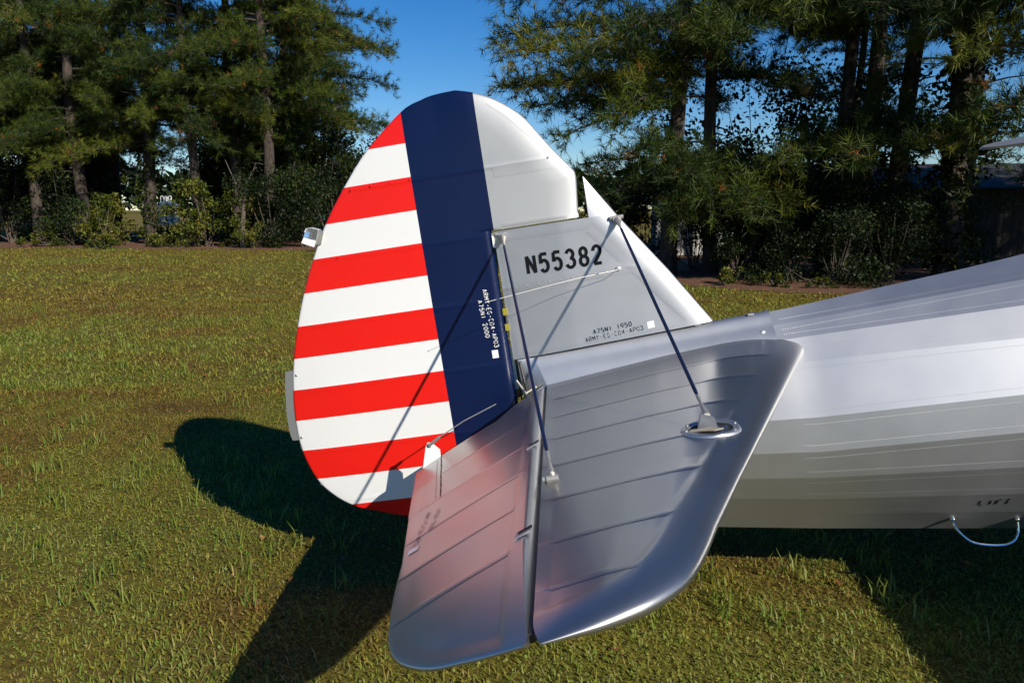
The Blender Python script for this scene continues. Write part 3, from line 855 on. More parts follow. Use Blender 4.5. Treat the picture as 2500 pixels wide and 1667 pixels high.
mb = MB(); mb.tube([(.016, -1.134, rz), (.046, -1.134, rz + .001)], .011, 12); mb.tube([(.006, -1.134, rz), (.016, -1.134, rz)], .0075, 6); mb.ball((.030, -1.133, rz + .012), .010, 10, 6); mb.build('brace_fitting', M['steel'], STAB, True, 30)

# whip antenna on the fin
b0 = Vector(pf(.330, .407, 0)); tip = Vector((-.154, -.31, .384))
mb = MB(); mb.tube([b0, b0 + Vector((-.006, -.05, .001)), b0.lerp(tip, .30) + Vector((0, -.012, .004)), b0.lerp(tip, .65) + Vector((0, -.006, .003)), tip], [.0015, .0012, .0010, .0009, .0008], 8); mb.ball(tip, .0022)
mb.build('whip_antenna', simple('antenna_rod', (.42, .41, .38), .4, .3), PL, True)
mb = MB(); mb.ball(b0, .010, 14, 8, (1.2, .3, 1)); mb.build('antenna_base', M['silver'], PL, True)

# tail light and ground-adjustable tab on the rudder
LT = empty('tail_light', (-.800, 0, .700), (0, R(22), 0)); LT.parent = RUD
mb = MB(); mb.prism([(.014, -.016, -.030), (.034, -.016, -.020), (.034, -.016, .024), (.014, -.016, .030)], (0, .032, 0)); mb.build('light_socket', M['steel'], LT)
mb = MB(); prof = [(.014, .030), (-.018, .030), (-.030, .024), (-.034, .010), (-.036, -.012), (.014, -.012)]
mb.prism([(a, -.020, b) for a, b in prof], (0, .040, 0)); lens = mb.build('lens', M['clear'], LT, True, 30)
mb = MB(); mb.prism([(.014, -.0205, -.0125), (-.036, -.0205, -.0125), (-.040, -.0205, -.034), (.010, -.0205, -.038)], (0, .041, 0)); mb.build('lens_base', M['white'], LT)
mb = MB(); mb.prism([(.012, -.0200, .031), (-.019, -.0200, .031), (-.033, -.0200, .024), (-.037, -.020, .010), (-.034, -.020, .009), (-.031, -.020, .022), (-.018, -.020, .028), (.012, -.020, .028)], (0, .04, 0)); mb.build('lens_frame', M['white'], LT)
mb = MB(); mb.box((.004, 0, .008), (.014, .02, .030)); mb.tube([(-.012, 0, -.010), (-.012, 0, .018)], .007, 10); mb.build('bulb_holder', M['dark_metal'], LT, True)
mb = MB()
tabp = smooth_curve([(-1.000, .196), (-1.012, .13), (-1.026, .03), (-1.030, -.05), (-1.026, -.088)], 5)
outr = smooth_curve([(-1.020, .196), (-1.034, .13), (-1.048, .03), (-1.052, -.05), (-1.046, -.086)], 5)
mb.prism([(p[0] + .02, -.0015, p[1]) for p in tabp] + [(p[0], -.0015, p[1]) for p in outr[::-1]], (0, .003, 0)); mb.build('ground_adjust_tab', M['grey_paint'], RUD)
for x, z in ((-.976, .176), (-1.005, -.076)):
    mb = MB(); mb.ball(drape_y(BV['rudder'], x, z, 0), .006, 10, 6, (1, .6, 1)); mb.build('screw', M['steel'], RUD, True)

# lift handle and LIFT stencil
BU = bvh_of(FUS)
hp = [(1.410, -.673), (1.412, -.697), (1.430, -.728), (1.461, -.756), (1.51, -.770), (1.561, -.775), (1.595, -.768), (1.614, -.750), (1.624, -.725), (1.626, -.692)]
y0 = drape_y(BU, 1.410, -.673, 0)[1]; y1 = drape_y(BU, 1.626, -.692, 0)[1]
mb = MB(); pts = [(x, y0 + (y1 - y0) * i / 9 - .006 - .030 * math.sin(math.pi * i / 9), z) for i, (x, z) in enumerate(hp)]
mb.tube([tuple(q) for q in smooth_curve(pts, 4)], .0052, 10); H_ = mb.build('lift_handle', M['chrome'], FUS, True)
for q in (pts[0], pts[-1]):
    mb = MB(); mb.ball(q, .0095, 12, 8, (1, 1.1, 1)); mb.build('handle_boss', M['chrome'], FUS, True)
pu = lambda a, b, off: drape_y(BU, a, b, off)
lettering('lift_stencil', 'LIFT', (1.471, -.606), (1, -.01), (.12, 1), .020, .030, .0265, .0055, .003, pu, M['black_paint'], FUS, 'black LIFT stencil')

# --- wings, undercarriage (mostly out of the picture; they cast the shadows)
def wing(name, x_te, ch, y0, y1, z0, z1, tipr, label=None):
    s = 1 if y1 > y0 else -1
    L = abs(y1 - y0); rows = []
    for t in np.concatenate([np.linspace(0, L - tipr, 40), L - tipr + tipr * np.sin(np.linspace(.05, math.pi / 2, 22))]):
        q = max(0, (t - (L - tipr)) / tipr); e = math.sqrt(max(0, 1 - q * q))
        mid = x_te + ch * .58
        a = mid - (mid - x_te) * e; b = mid + (x_te + ch - mid) * (e * .98 + .02)
        rows.append((y0 + s * t, a, b + .002))
    if s < 0: rows = rows[::1]
    def hh(U, V):
        u = np.clip((U - x_te) / ch, 0, 1)
        t = np.abs(V - y0); q = np.clip((t - (L - tipr)) / tipr, 0, 1)
        return .003 + .075 * np.interp(u, [0, .3, .65, .85, .95, 1], [0, .55, 1, .85, .5, .0]) * np.sqrt(np.maximum(1 - q ** 2, 0))
    mid = lambda U, V: z0 + (z1 - z0) * np.abs(V - y0) / L + .02 * np.clip((U - x_te) / ch, 0, 1)
    o = plate(name, rows, hh, M['silver'], PL, axis='z', cols=26, mid=mid, sharp=50)
    if label: tag(o, label=label)
    return o
wing('lower_wing', 3.05, 1.5, -.35, -4.6, -.80, -.74, .9)
wing('lower_wing', 3.05, 1.5, .35, 4.6, -.80, -.74, .9)
wing('upper_wing', 3.62, 1.5, -.0, -4.5, .60, .62, 1.0)
wing('upper_wing', 3.62, 1.5, .0, 4.5, .60, .62, 1.0, 'left upper wing whose grey tip shows at the right edge')
mb = MB(); mb.tube([(.35, 0, -.56), (.20, 0, -.86)], [.03, .022], 10); mb.build('tailwheel_strut', M['dark_metal'], PL, True)
def wheel(x, y, z, r, wd, name):
    mb = MB(); n = 28; V = []
    prof = [(.55, .5), (.8, .5), (.95, .38), (1, .15), (1, -.15), (.95, -.38), (.8, -.5), (.55, -.5)]
    for i in range(n):
        a = 2 * math.pi * i / n
        V += [(x + r * p * math.cos(a), y + wd * q, z + r * p * math.sin(a)) for p, q in prof]
    k = len(prof)
    mb.add(V, [(i * k + j, ((i + 1) % n) * k + j, ((i + 1) % n) * k + (j + 1) % k, i * k + (j + 1) % k) for i in range(n) for j in range(k)])
    o = mb.build(name, simple('rubber', (.02, .02, .02), .8), PL, True)
    mb = MB(); mb.tube([(x, y - wd * .45, z), (x, y + wd * .45, z)], r * .56, 20); mb.build('hub', M['silver_metal'], o, True)
c8, s8 = math.cos(TH), math.sin(TH)
def to_air(xw, zw): return ((xw + .03364) * c8 + (zw - 0.8324) * s8, -(xw + .03364) * s8 + (zw - 0.8324) * c8)
a, b = to_air(.30, .14); wheel(a, 0, b, .14, .09, 'tailwheel')
mb = MB(); mb.tube([(.20, 0, -.84), (a, 0, b)], .03, 10); mb.build('tailwheel_fork', M['dark_metal'], PL, True)
for sy in (-1, 1):
    a, b = to_air(4.9, .34); wheel(a, sy * .95, b, .34, .2, 'main_wheel')
    mb = MB(); mb.tube([(4.9, sy * .3, -.75), (a, sy * .93, b)], [.09, .06], 12); mb.build('undercarriage_leg', M['silver'], PL, True)

# mirror the right tail surfaces
def mirror_tree(o, parent):
    c = o.copy(); COL.objects.link(c); c.parent = parent
    for ch in list(o.children):
        d = ch.copy(); COL.objects.link(d); d.parent = c
        for g in list(ch.children):
            e = g.copy(); COL.objects.link(e); e.parent = d
    return c
for src, lab in ((STAB, 'left silver stabilizer on the far side'), (EL_, 'left silver elevator on the far side')):
    c = mirror_tree(src, PL); c.scale = (1, -1, 1); c['label'] = lab

#=== BACKGROUND ===
# ------------------------------------------------------------------ pines
def unit(v): return v / (np.linalg.norm(v, axis=-1, keepdims=True) + 1e-9)
def tuft_template(seed, K=15):
    g = np.random.default_rng(seed)
    an = g.uniform(0, 2 * math.pi, K); th = np.radians(g.uniform(12, 78, K))
    d = np.stack([np.sin(th) * np.cos(an), np.sin(th) * np.sin(an), np.cos(th)], 1)
    base = np.stack([np.zeros(K), np.zeros(K), g.uniform(-.10, .03, K)], 1)
    ln = g.uniform(.14, .23, K)[:, None]
    side = unit(np.cross(d, g.normal(size=(K, 3)))) * .0066
    tipp = base + d * ln - np.array([0, 0, 0])
    return np.stack([base - side, base + side, tipp], 1)            # K,3,3
TEMPL = [tuft_template(i) for i in range(8)]
def tufts_mesh(name, P, D, Sx, T, mt):
    """P positions, D axis directions, Sx scales, T tint"""
    g = np.random.default_rng(len(P))
    which = g.integers(0, len(TEMPL), len(P)); spin = g.uniform(0, 2 * math.pi, len(P))
    Vs, Ts = [], []
    for w_ in range(len(TEMPL)):
        k = np.where(which == w_)[0]
        if not len(k): continue
        z = unit(D[k]); a = unit(np.cross(z, np.array([.3, .5, .81]))); b_ = np.cross(z, a)
        c, s_ = np.cos(spin[k])[:, None], np.sin(spin[k])[:, None]
        a, b_ = a * c + b_ * s_, -a * s_ + b_ * c
        tm = TEMPL[w_].reshape(-1, 3)
        V = P[k][:, None] + Sx[k][:, None, None] * (tm[None, :, :1] * a[:, None] + tm[None, :, 1:2] * b_[:, None] + tm[None, :, 2:] * z[:, None])
        V[..., 2] -= .15 * Sx[k][:, None] * np.linalg.norm(tm, axis=1)[None] ** 1.0 * .5
        Vs.append(V.reshape(-1, 3)); Ts.append(np.repeat(T[k], tm.shape[0]))
    V = np.concatenate(Vs); T = np.concatenate(Ts)
    return mesh_np(name, V, np.arange(len(V)).reshape(-1, 3), mt, tint=T)

def pine_data(seed, h, r0, limbs, lean=(0, 0), tscale=1.0, dens=1.0, broken=0, roots=True):
    """limbs: (z, azimuth deg, length, rise, droop). Returns trunk mesh, crown mesh"""
    g = np.random.default_rng(seed); mb = MB()
    n = 14
    ph = g.uniform(0, 6, 2)
    def axis(z):
        t = z / h
        return np.array([lean[0] * z + .10 * math.sin(z * .5 + ph[0]), lean[1] * z + .10 * math.sin(z * .43 + ph[1]), z])
    ax0 = axis(0); axis2 = lambda z: axis(z) - np.array([ax0[0], ax0[1], 0])
    zs = np.concatenate([[-.15, .12, .5], np.linspace(1.2, h, n)])
    mb.tube([axis2(z) for z in zs], [r0 * 1.45, r0 * 1.2, r0 * 1.05] + [max(.03, r0 * (1 - .85 * (z / h) ** 1.2)) for z in zs[3:]], 12)
    P, D, Sx, T = [], [], [], []
    for (z, az, L, rise, droop) in limbs:
        o = axis2(z); a = math.radians(az); dr = np.array([math.cos(a), math.sin(a), 0]); sd = np.array([-dr[1], dr[0], 0])
        wob = g.uniform(-.5, .5); bend = g.uniform(-.12, .12)
        def pt(s): return o + dr * L * s + sd * L * (bend * s * s + .03 * math.sin(5 * s + wob)) + np.array([0, 0, L * (rise * s - droop * s * s)])
        r1 = .009 * L + .010
        mb.tube([pt(s) for s in np.linspace(0, 1, 7)], [r1 * (1 - .8 * s) for s in np.linspace(0, 1, 7)], 6, caps=False)
        lt = g.normal(.40, .14)  # per-limb tint, paints lit and shaded clumps apart
        s = .16
        while s < 1:
            for sg in (-1, 1, 0):
                if g.random() > .92 * dens: continue
                tl = g.uniform(.3, .85) * (1.15 - .5 * s) * min(1, L / 3)
                b0 = pt(s); tang = unit(pt(min(1, s + .05)) - pt(s - .05))
                an = math.radians(g.uniform(35, 75))
                td = unit(tang * math.cos(an) + sd * (sg if sg else g.uniform(-.5, .5)) * math.sin(an) + np.array([0, 0, g.uniform(-.3, .45) if sg else g.uniform(.5, 1.3) * (1 if g.random() < .7 else -.8)]))
                if tl > .35 and g.random() < .6: mb.tube([b0, b0 + td * tl * .9], [.008, .003], 4, caps=False)
                k = max(2, int(tl / .13))
                for q in range(k):
                    u = (q + 1) / k
                    P.append(b0 + td * tl * u + g.normal(0, .05, 3)); D.append(unit(td + np.array([0, 0, .35]) + g.normal(0, .35, 3)))
                    Sx.append(g.uniform(.85, 1.5) * tscale); T.append(np.clip(lt + g.normal(0, .12) + .10 * u, 0, .92) if g.random() > .012 else 1.0)
            s += g.uniform(.09, .17) / L / max(dens, .3) ** .5
        P.append(pt(1)); D.append(unit(pt(1) - pt(.9)) + np.array([0, 0, .3])); Sx.append(1.3 * tscale); T.append(lt)
    for q in range(broken):
        z = g.uniform(1.5, h * .4); a = g.uniform(0, 6.28); L = g.uniform(.4, 1.6); o = axis2(z)
        e = o + np.array([math.cos(a) * L, math.sin(a) * L, g.uniform(-.2, .25) * L]); mb.tube([o, o * .5 + e * .5 + np.array([0, 0, .05]), e], [.03, .02, .008], 5, caps=False)
    tr = mesh_np('trunk', mb.v, mb.f, M['bark'], True, 60)
    cr = tufts_mesh('crown', np.array(P), np.array(D), np.array(Sx), np.array(T), M['needles'])
    return tr, cr

def rand_limbs(seed, z0, z1, n, lmin, lmax, az=(0, 360), rise=(.0, .35), droop=(.1, .4)):
    g = np.random.default_rng(seed); out = []
    for i in range(n):
        z = z0 + (z1 - z0) * (i + g.random()) / n
        f = 1 - .55 * max(0, (z - z0) / max(z1 - z0, 1e-3)) ** 1.5
        out.append((z, g.uniform(*az), g.uniform(lmin, lmax) * f, g.uniform(*rise), g.uniform(*droop)))
    return out

def leaf_cloud(name, P, size, T, mt, seed=0):
    g = np.random.default_rng(seed); n = len(P)
    a = unit(g.normal(size=(n, 3))); b_ = unit(np.cross(a, g.normal(size=(n, 3)))); s = (size * g.uniform(.6, 1.3, n))[:, None]
    c = np.cross(a, b_)
    V = np.stack([P - a * s, P + b_ * s * .55 + c * s * .12, P + a * s, P - b_ * s * .55 + c * s * .12], 1).reshape(-1, 3)
    i = np.arange(n)[:, None] * 4
    return mesh_np(name, V, np.concatenate([i + 0, i + 1, i + 2, i + 3], 1), mt, tint=np.repeat(T, 4))

def vine_mesh(seed, r0, z0, z1, spread, n, tl=.4):
    g = np.random.default_rng(seed)
    z = z0 + (z1 - z0) * g.random(n) ** 1.1; an = g.uniform(0, 6.28, n); cl = np.sin(z * 3.1 + an) * .5 + .5
    r = r0 + spread * cl * g.random(n) ** .7
    P = np.stack([r * np.cos(an), r * np.sin(an), z], 1)
    return leaf_cloud('vine_leaves', P, .075, np.clip(g.normal(tl, .2, n), 0, .95), M['leaves'], seed)

TREES = {}
def place_pine(key, loc, label, rotz=0.0, scale=1.0, group=None, vine=None):
    tr, cr = TREES[key]
    t = empty('pine_tree', loc, (0, 0, rotz)); t.scale = (scale,) * 3
    tag(t, label, 'tree', group)
    ob('trunk', tr, t); ob('crown', cr, t)
    if vine is not None: ob('vine_leaves', vine, t)
    return t

# left grove: tall pines with boughs from about 3.5 m up
TREES['L1'] = pine_data(1, 19, .24, rand_limbs(1, 3.6, 14, 46, 2.4, 4.4) + [(4.6, 200, 4.8, .10, .30), (5.4, 250, 4.6, .05, .30), (6.2, 285, 4.8, .1, .3), (4.9, 300, 4.0, .0, .28), (4.2, 270, 4.0, .0, .2)], broken=8)
TREES['L2'] = pine_data(2, 20, .27, rand_limbs(2, 4.0, 14, 46, 2.4, 4.6) + [(5.2, 265, 4.6, .05, .30), (6.0, 225, 5.0, .0, .26), (6.6, 310, 4.6, .05, .3), (5.6, 205, 5.0, -.05, .3), (5.0, 235, 4.8, -.05, .25)], broken=9)
TREES['L3'] = pine_data(3, 18, .21, rand_limbs(3, 5.0, 13, 40, 2.0, 4.0) + [(5.6, 345, 4.4, .10, .25), (6.5, 20, 4.0, .05, .25)], broken=12)
TREES['L4'] = pine_data(4, 19, .25, rand_limbs(4, 5.0, 14, 52, 2.4, 4.4) + [(5.4, -5, 5.2, .02, .10), (6.2, -30, 5.0, .05, .15), (7.2, 10, 5.4, .1, .2), (8.2, -15, 5.6, .1, .2), (9.0, -40, 5.0, .1, .2), (6.9, -80, 4.2, .05, .25), (8.0, -100, 4.4, .1, .3), (9.6, 0, 5.4, .1, .2), (8.8, 20, 5.4, .1, .2)], broken=14)
GL_ = 'pines of the left grove'
v1 = vine_mesh(5, .25, .3, 6.0, .42, 2200, .45)
place_pine('L1', (-23.0, 31.0, 0), 'pine at the far left edge of the left grove', 0, 1, GL_)
place_pine('L2', (-21.2, 31.6, 0), 'second pine from the left edge, its low bough sweeping left', .2, .97, GL_)
place_pine('L2', (-17.9, 31.0, 0), 'thick vine-covered pine in the middle of the left grove', 2.2, 1.03, GL_, v1)
place_pine('L3', (-15.3, 30.0, 0), 'straight bare-trunked pine right of the gap with the white tank', 0, 1, GL_)
place_pine('L1', (-14.0, 31.2, 0), 'pine just left of the rightmost pine of the left grove', 2.9, 1.0, GL_, vine_mesh(6, .24, .4, 4.5, .4, 900, .6))
place_pine('L4', (-12.4, 30.6, 0), 'rightmost tall pine of the left grove, dark limbs reaching toward the rudder', 0, 1.0, GL_)
place_pine('L3', (-11.7, 34.5, 0), 'pine set back behind the rudder side of the left grove', 3.4, 1.0, GL_)
place_pine('L4', (-24.6, 35.2, 0), 'back row pine right of the far left trunk', 2.5, .98, GL_)
place_pine('L1', (-13.4, 36.0, 0), 'pine behind the rightmost tall pine of the left grove', .7, 1.0, GL_)
place_pine('L4', (-26.6, 33.0, 0), 'pine leaning in from beyond the left picture edge', 1.9, .95, GL_)
place_pine('L1', (-22.6, 36.5, 0), 'back row pine between the two leftmost trunks of the left grove', 4.0, 1.0, GL_)
place_pine('L2', (-25.2, 37.8, 0), 'back row pine near the left picture edge', 5.0, 1.0, GL_)

# right grove: nearer, dark, with long low boughs
TREES['R1'] = pine_data(21, 16, .20, rand_limbs(21, 3.6, 11, 30, 2.0, 3.8) + [(4.3, 190, 4.2, .06, .08), (4.9, 205, 4.3, .10, .14), (5.6, 180, 4.2, .12, .16), (3.9, 215, 3.2, .06, .10), (2.7, 185, 2.2, .05, .12), (4.7, 235, 4.2, .1, .2), (5.4, 255, 4.0, .1, .25), (4.5, 175, 4.0, .08, .10), (2.5, 200, 2.0, .02, .15), (5.2, 195, 4.4, .1, .12), (4.0, 180, 3.4, .06, .10), (6.2, 200, 4.2, .1, .15), (3.0, 240, 2.4, .0, .1), (2.6, 270, 2.6, .0, .15)], broken=8)
TREES['R2'] = pine_data(22, 15, .17, rand_limbs(22, 4.0, 11, 26, 1.8, 3.4) + [(2.3, 262, 3.7, -.02, .14), (2.1, 245, 3.6, -.02, .14), (2.0, 280, 3.6, -.02, .16), (2.5, 270, 4.0, -.05, .16), (1.8, 256, 3.2, -.02, .12), (2.4, 228, 3.7, -.02, .16), (2.2, 295, 3.4, .0, .16), (2.7, 250, 3.6, .0, .16), (5.2, 265, 3.8, .08, .2), (5.8, 290, 3.8, .1, .2)], broken=9)
TREES['R3'] = pine_data(23, 16, .18, rand_limbs(23, 5.2, 12, 28, 1.8, 3.6) + [(3.0, 262, 3.6, .18, .36), (3.3, 285, 3.6, .18, .38), (2.9, 240, 3.4, .16, .30), (3.5, 305, 3.4, .14, .46), (3.1, 275, 3.2, .14, .28), (2.8, 225, 3.2, .14, .3), (5.6, 255, 3.6, .1, .2), (5.9, 280, 3.6, .1, .25), (5.4, 235, 3.6, .1, .2)], broken=8)
TREES['R4'] = pine_data(24, 16, .21, rand_limbs(24, 6.0, 13, 22, 1.8, 3.2) + [(5.2, 230, 2.0, .1, .4), (4.4, 215, 1.4, .1, .5)], lean=(.085, .0), broken=10)
TREES['R5'] = pine_data(25, 16, .24, rand_limbs(25, 6.2, 13, 24, 1.6, 3.0), lean=(.02, 0), broken=9)
TREES['R6'] = pine_data(26, 15, .19, rand_limbs(26, 4.6, 12, 28, 1.8, 3.4, az=(60, 300)) + [(2.9, 185, 2.6, .12, .26), (3.4, 200, 2.4, .1, .25), (4.9, 175, 3.0, .08, .22), (5.4, 190, 3.0, .08, .22), (3.2, 170, 2.8, .08, .25), (4.4, 190, 2.7, .08, .2)], broken=6)
GR_ = 'pines of the right grove'
place_pine('R1', (2.64, 16.0, 0), 'leftmost pine of the right grove, long boughs reaching over the fin', 0, 1, GR_)
place_pine('R2', (3.76, 16.6, 0), 'pine with the low bright bough just beyond the fin', 0, 1, GR_)
place_pine('R3', (6.5, 16.0, 0), 'pine with an arching mid-height bough above the fuselage', 0, 1, GR_)
place_pine('R5', (7.9, 19.0, 0), 'slender pine between two darker trunks of the right grove', 1.0, .62, GR_)
place_pine('R5', (7.7, 17.4, 0), 'dark straight pine left of the leaning pine', 2.6, .95, GR_)
place_pine('R4', (7.45, 15.4, 0), 'pine leaning to the right in the right grove', 0, 1, GR_, vine_mesh(7, .2, .3, 4.6, .5, 1100, .2))
place_pine('R5', (8.4, 14.5, 0), 'thick pine wrapped in vine leaves near the right edge', 0, 1, GR_, vine_mesh(8, .22, .2, 6.6, .75, 3400, .22))
place_pine('R5', (10.4, 18.2, 0), 'pine set back between the vine-wrapped pine and the right edge', 3.6, 1, GR_)
place_pine('R6', (9.45, 12.4, 0), 'pine at the right picture edge with boughs hanging in', 0, 1, GR_)
for i, (x, y, k, rz) in enumerate(((14.5, 8.0, 'R3', 1.0), (17.5, 12.5, 'R1', 2.0), (18.5, 9.0, 'R2', .5), (20.5, 6.5, 'R3', 3.0), (17.8, 17.6, 'R3', 4.0), (20.6, 15.4, 'R1', 1.5), (16.6, 20.4, 'R3', 5.5))):  # unseen pines, added to cast shade over the right grove and barn
    place_pine(k, (x, y, 0), 'unseen pine added beyond the right picture edge to shade the right grove', rz, 1.05, GR_)

# ------------------------------------------------------------------ broadleaf understorey
def bush_data(seed, w_, h, n, leaf, tl, tsd=.18, clumps=9):
    g = np.random.default_rng(seed); P, T = [], []
    mb = MB()
    for c in range(clumps):
        cc = np.array([g.normal(0, w_ * .33), g.normal(0, w_ * .28), h * g.uniform(.10, .88)]); rr = g.uniform(.16, .34) * min(w_, h)
        m_ = int(n / clumps * g.uniform(.6, 1.4))
        d = unit(g.normal(size=(m_, 3))) * (g.random((m_, 1)) ** .45) * rr * np.array([1.15, 1.0, .85])
        P.append(cc + d); T.append(np.clip(g.normal(tl + g.normal(0, .10), tsd, m_), 0, 1))
        b0 = np.array([g.normal(0, .12), g.normal(0, .12), 0]); mid = b0 * .4 + cc * .6 + g.normal(0, .1, 3) * np.array([1, 1, .2])
        mb.tube([b0, mid, cc + np.array([0, 0, rr * .6])], [.022, .014, .004], 5, caps=False)
    P = np.concatenate(P); P[:, 2] = np.abs(P[:, 2])
    return mesh_np('stems', mb.v, mb.f, M['twig'], True, 60), leaf_cloud('foliage', P, leaf, np.concatenate(T), M['leaves'], seed)
BU_ = {'dark': bush_data(41, 2.6, 3.2, 5500, .060, .14, clumps=13), 'dark2': bush_data(42, 3.0, 4.6, 7000, .062, .17, clumps=18), 'mid': bush_data(43, 2.0, 2.2, 3000, .060, .24),  # low leaf tints put the undergrowth's shade into its colour
       'yellow': bush_data(44, 1.6, 1.8, 1300, .065, .66, .2), 'low': bush_data(45, 1.8, .75, 1500, .055, .62, .25), 'sapling': bush_data(46, 1.3, 3.0, 1300, .075, .66, .15, 10),
       'tallleaf': bush_data(47, 3.6, 6.4, 9000, .075, .12, .12, 26)}
def bush(kind, loc, label, rz=0, sc=1.0, group=None, name='shrub', cat='shrub'):
    t = empty(name, loc, (0, 0, rz)); t.scale = (sc,) * 3; tag(t, label, cat, group)
    ob('stems', BU_[kind][0], t); ob('foliage', BU_[kind][1], t)
    return t
ORD = 'first second third fourth fifth sixth seventh eighth ninth tenth eleventh twelfth thirteenth fourteenth fifteenth sixteenth seventeenth eighteenth nineteenth twentieth'.split()
g = np.random.default_rng(77)
GU = 'undergrowth below the left grove'
for i, x in enumerate(np.linspace(-34, -11, 10)):
    if -.58 < x / 44 < -.42: x = -17.4 if x / 44 > -.5 else -27
    bush('dark2', (x, 41 + g.normal(0, .8), 0), ORD[i] + ' tall dark thicket from the left behind the left grove', g.uniform(0, 6), g.uniform(1.0, 1.35), 'thicket behind the left grove', 'thicket', 'shrub')
for i, x in enumerate(np.linspace(-27.5, -9.0, 15)):
    bx_, by_ = x + g.normal(0, .3), 33.2 + g.normal(0, 1.0) + (2.5 if i % 3 == 0 else 0)
    if -.575 < bx_ / (by_ + 3) < -.43: bx_ += (.09 if bx_ / (by_ + 3) > -.50 else -.08) * (by_ + 3)
    bush(['dark', 'dark2'][i % 2], (bx_, by_, 0), ORD[i] + ' dark leafy shrub from the left among the left grove trunks', g.uniform(0, 6), g.uniform(.9, 1.4), GU)
for kind, px, y, sc, lab in (('mid', -20.4, 29.2, 1.0, 'mid-green shrub left of the vine-covered pine'), ('sapling', -19.3, 29.6, .8, 'thin sapling left of the vine-covered pine'), ('yellow', -18.7, 28.7, 1.0, 'yellow-green shrub at the foot of the vine-covered pine'),
        ('sapling', -14.95, 28.9, 1.0, 'tall yellow-green sapling beside the green metal building'), ('sapling', -14.3, 28.6, .95, 'leafy sapling left of the dead leaning trunk'), ('yellow', -14.6, 28.3, 1.0, 'yellow-green bush below the tall saplings'),
        ('sapling', -13.3, 29.0, .75, 'short sapling just left of the dead trunk'), ('dark', -11.6, 28.3, .95, 'dark dense evergreen shrub just left of the rudder'), ('dark2', -10.2, 28.6, .8, 'dark shrub showing above the tail light'), ('yellow', -11.9, 27.4, .7, 'low yellow-green bush nearest the tail light')):
    bush(kind, (px, y, 0), lab, g.uniform(0, 6), sc)
for i, x in enumerate(np.sort(g.uniform(-22, -9, 14))):
    bush('low', (x, 28.0 + g.normal(0, .7) - .06 * (x + 16) * 0, 0), ORD[i] + ' low weed from the left along the left lawn edge', g.uniform(0, 6), g.uniform(.35, .9), 'weeds along the left lawn edge', 'weed', 'plant')
# right grove
bush('tallleaf', (5.3, 17.8, 0), 'tall dark broadleaf tree between the pines beyond the fin', 0, .92, None, 'broadleaf_tree', 'tree')
for i, (x, y, k, sc) in enumerate(((1.3, 17.5, 'dark', .7), (2.0, 18.6, 'dark2', .6), (3.5, 17.4, 'dark', .8), (4.4, 15.0, 'dark', .75), (5.4, 15.4, 'dark', .85), (3.9, 14.3, 'dark', .45), (4.9, 13.9, 'dark', .5), (5.7, 13.5, 'dark', .5), (6.2, 14.2, 'dark', .7), (6.6, 17.0, 'dark2', .8), (7.0, 14.0, 'dark2', .5), (9.4, 17.0, 'dark', .6), (10.2, 17.8, 'dark2', .45))):
    bush(k, (x, y, 0), ORD[i] + ' dark shrub from the left under the right grove', g.uniform(0, 6), sc, 'undergrowth below the right grove')
bush('yellow', (5.9, 15.2, .9), 'bright green leafy sprig hanging among the right grove trunks', 1, .8)
for x, y, sc, lab in ((3.45, 13.4, .5, 'small bright green plant with a red leaf at the straw edge'), (4.35, 12.9, .4, 'pale leafy weed at the edge of the right straw bed'), (5.2, 12.6, .32, 'last low weed before the fuselage hides the lawn edge')):
    bush('low', (x, y, 0), lab, g.uniform(0, 6), sc, None, 'weed', 'plant')
# dead leaning trunk at the left
mb = MB(); mb.tube([(0, 0, 0), (.05, 0, .9), (.16, 0, 1.8), (.30, .05, 2.6)], [.10, .085, .07, .05], 9); mb.tube([(.16, 0, 1.8), (-.1, .1, 2.3), (-.55, .1, 3.4)], [.03, .025, .01], 6); mb.tube([(.3, .05, 2.55), (.6, 0, 3.0), (.7, 0, 3.3)], [.03, .02, .008], 6)
o = mb.build('dead_trunk', M['twig'], None, True, loc=(-12.35, 27.4, 0)); tag(o, 'pale leaning dead trunk at the lawn edge left of the rudder', 'dead tree')

# ------------------------------------------------------------------ buildings and things behind the trees
def corrugated(name, x0, x1, z0, z1, y, pitch, depth, mt, parent):
    n = int((x1 - x0) / pitch) * 4; xs = np.linspace(x0, x1, n + 1); yy = y - depth * (np.abs((np.arange(n + 1) % 4) - 1.5) < 1)
    V = [(x, q, z) for z in (z0, z1) for x, q in zip(xs, yy)]
    return ob(name, mesh_np(name, V, [(i, i + 1, n + 2 + i, n + 1 + i) for i in range(n)], mt), parent)
gm = simple('green_steel_siding', (.015, .070, .040), .45, .2, var=.2)
bd = empty('green_building', (-15.6, 38.5, 0), (0, 0, R(4)))
tag(bd, 'green corrugated metal building half hidden behind the left grove', 'building')
corrugated('front_wall', -3.6, 6.0, 0, 2.6, 0, .3, .03, gm, bd)
mb = MB(); mb.prism([(-3.6, .02, 0), (-3.6, 8, 0), (-3.6, 8, 2.6), (-3.6, 4, 4.2), (-3.6, .02, 2.6)], (.05, 0, 0)); mb.build('gable_wall', gm, bd)
mb = MB(); mb.prism([(5.95, .02, 0), (5.95, 8, 0), (5.95, 8, 2.6), (5.95, 4, 4.2), (5.95, .02, 2.6)], (.05, 0, 0)); mb.build('gable_wall', gm, bd)
rfm = simple('dark_roof_shingle', (.022, .022, .022), .9, 0, var=.3)
for sgn in (0, 1):
    ya, yb = (-.35, 4) if sgn == 0 else (8.35, 4)
    mb = MB(); mb.prism([(-3.9, ya, 2.5), (6.3, ya, 2.5), (6.3, yb, 4.3), (-3.9, yb, 4.3)], (0, 0, .06)); mb.build('roof', rfm, bd)
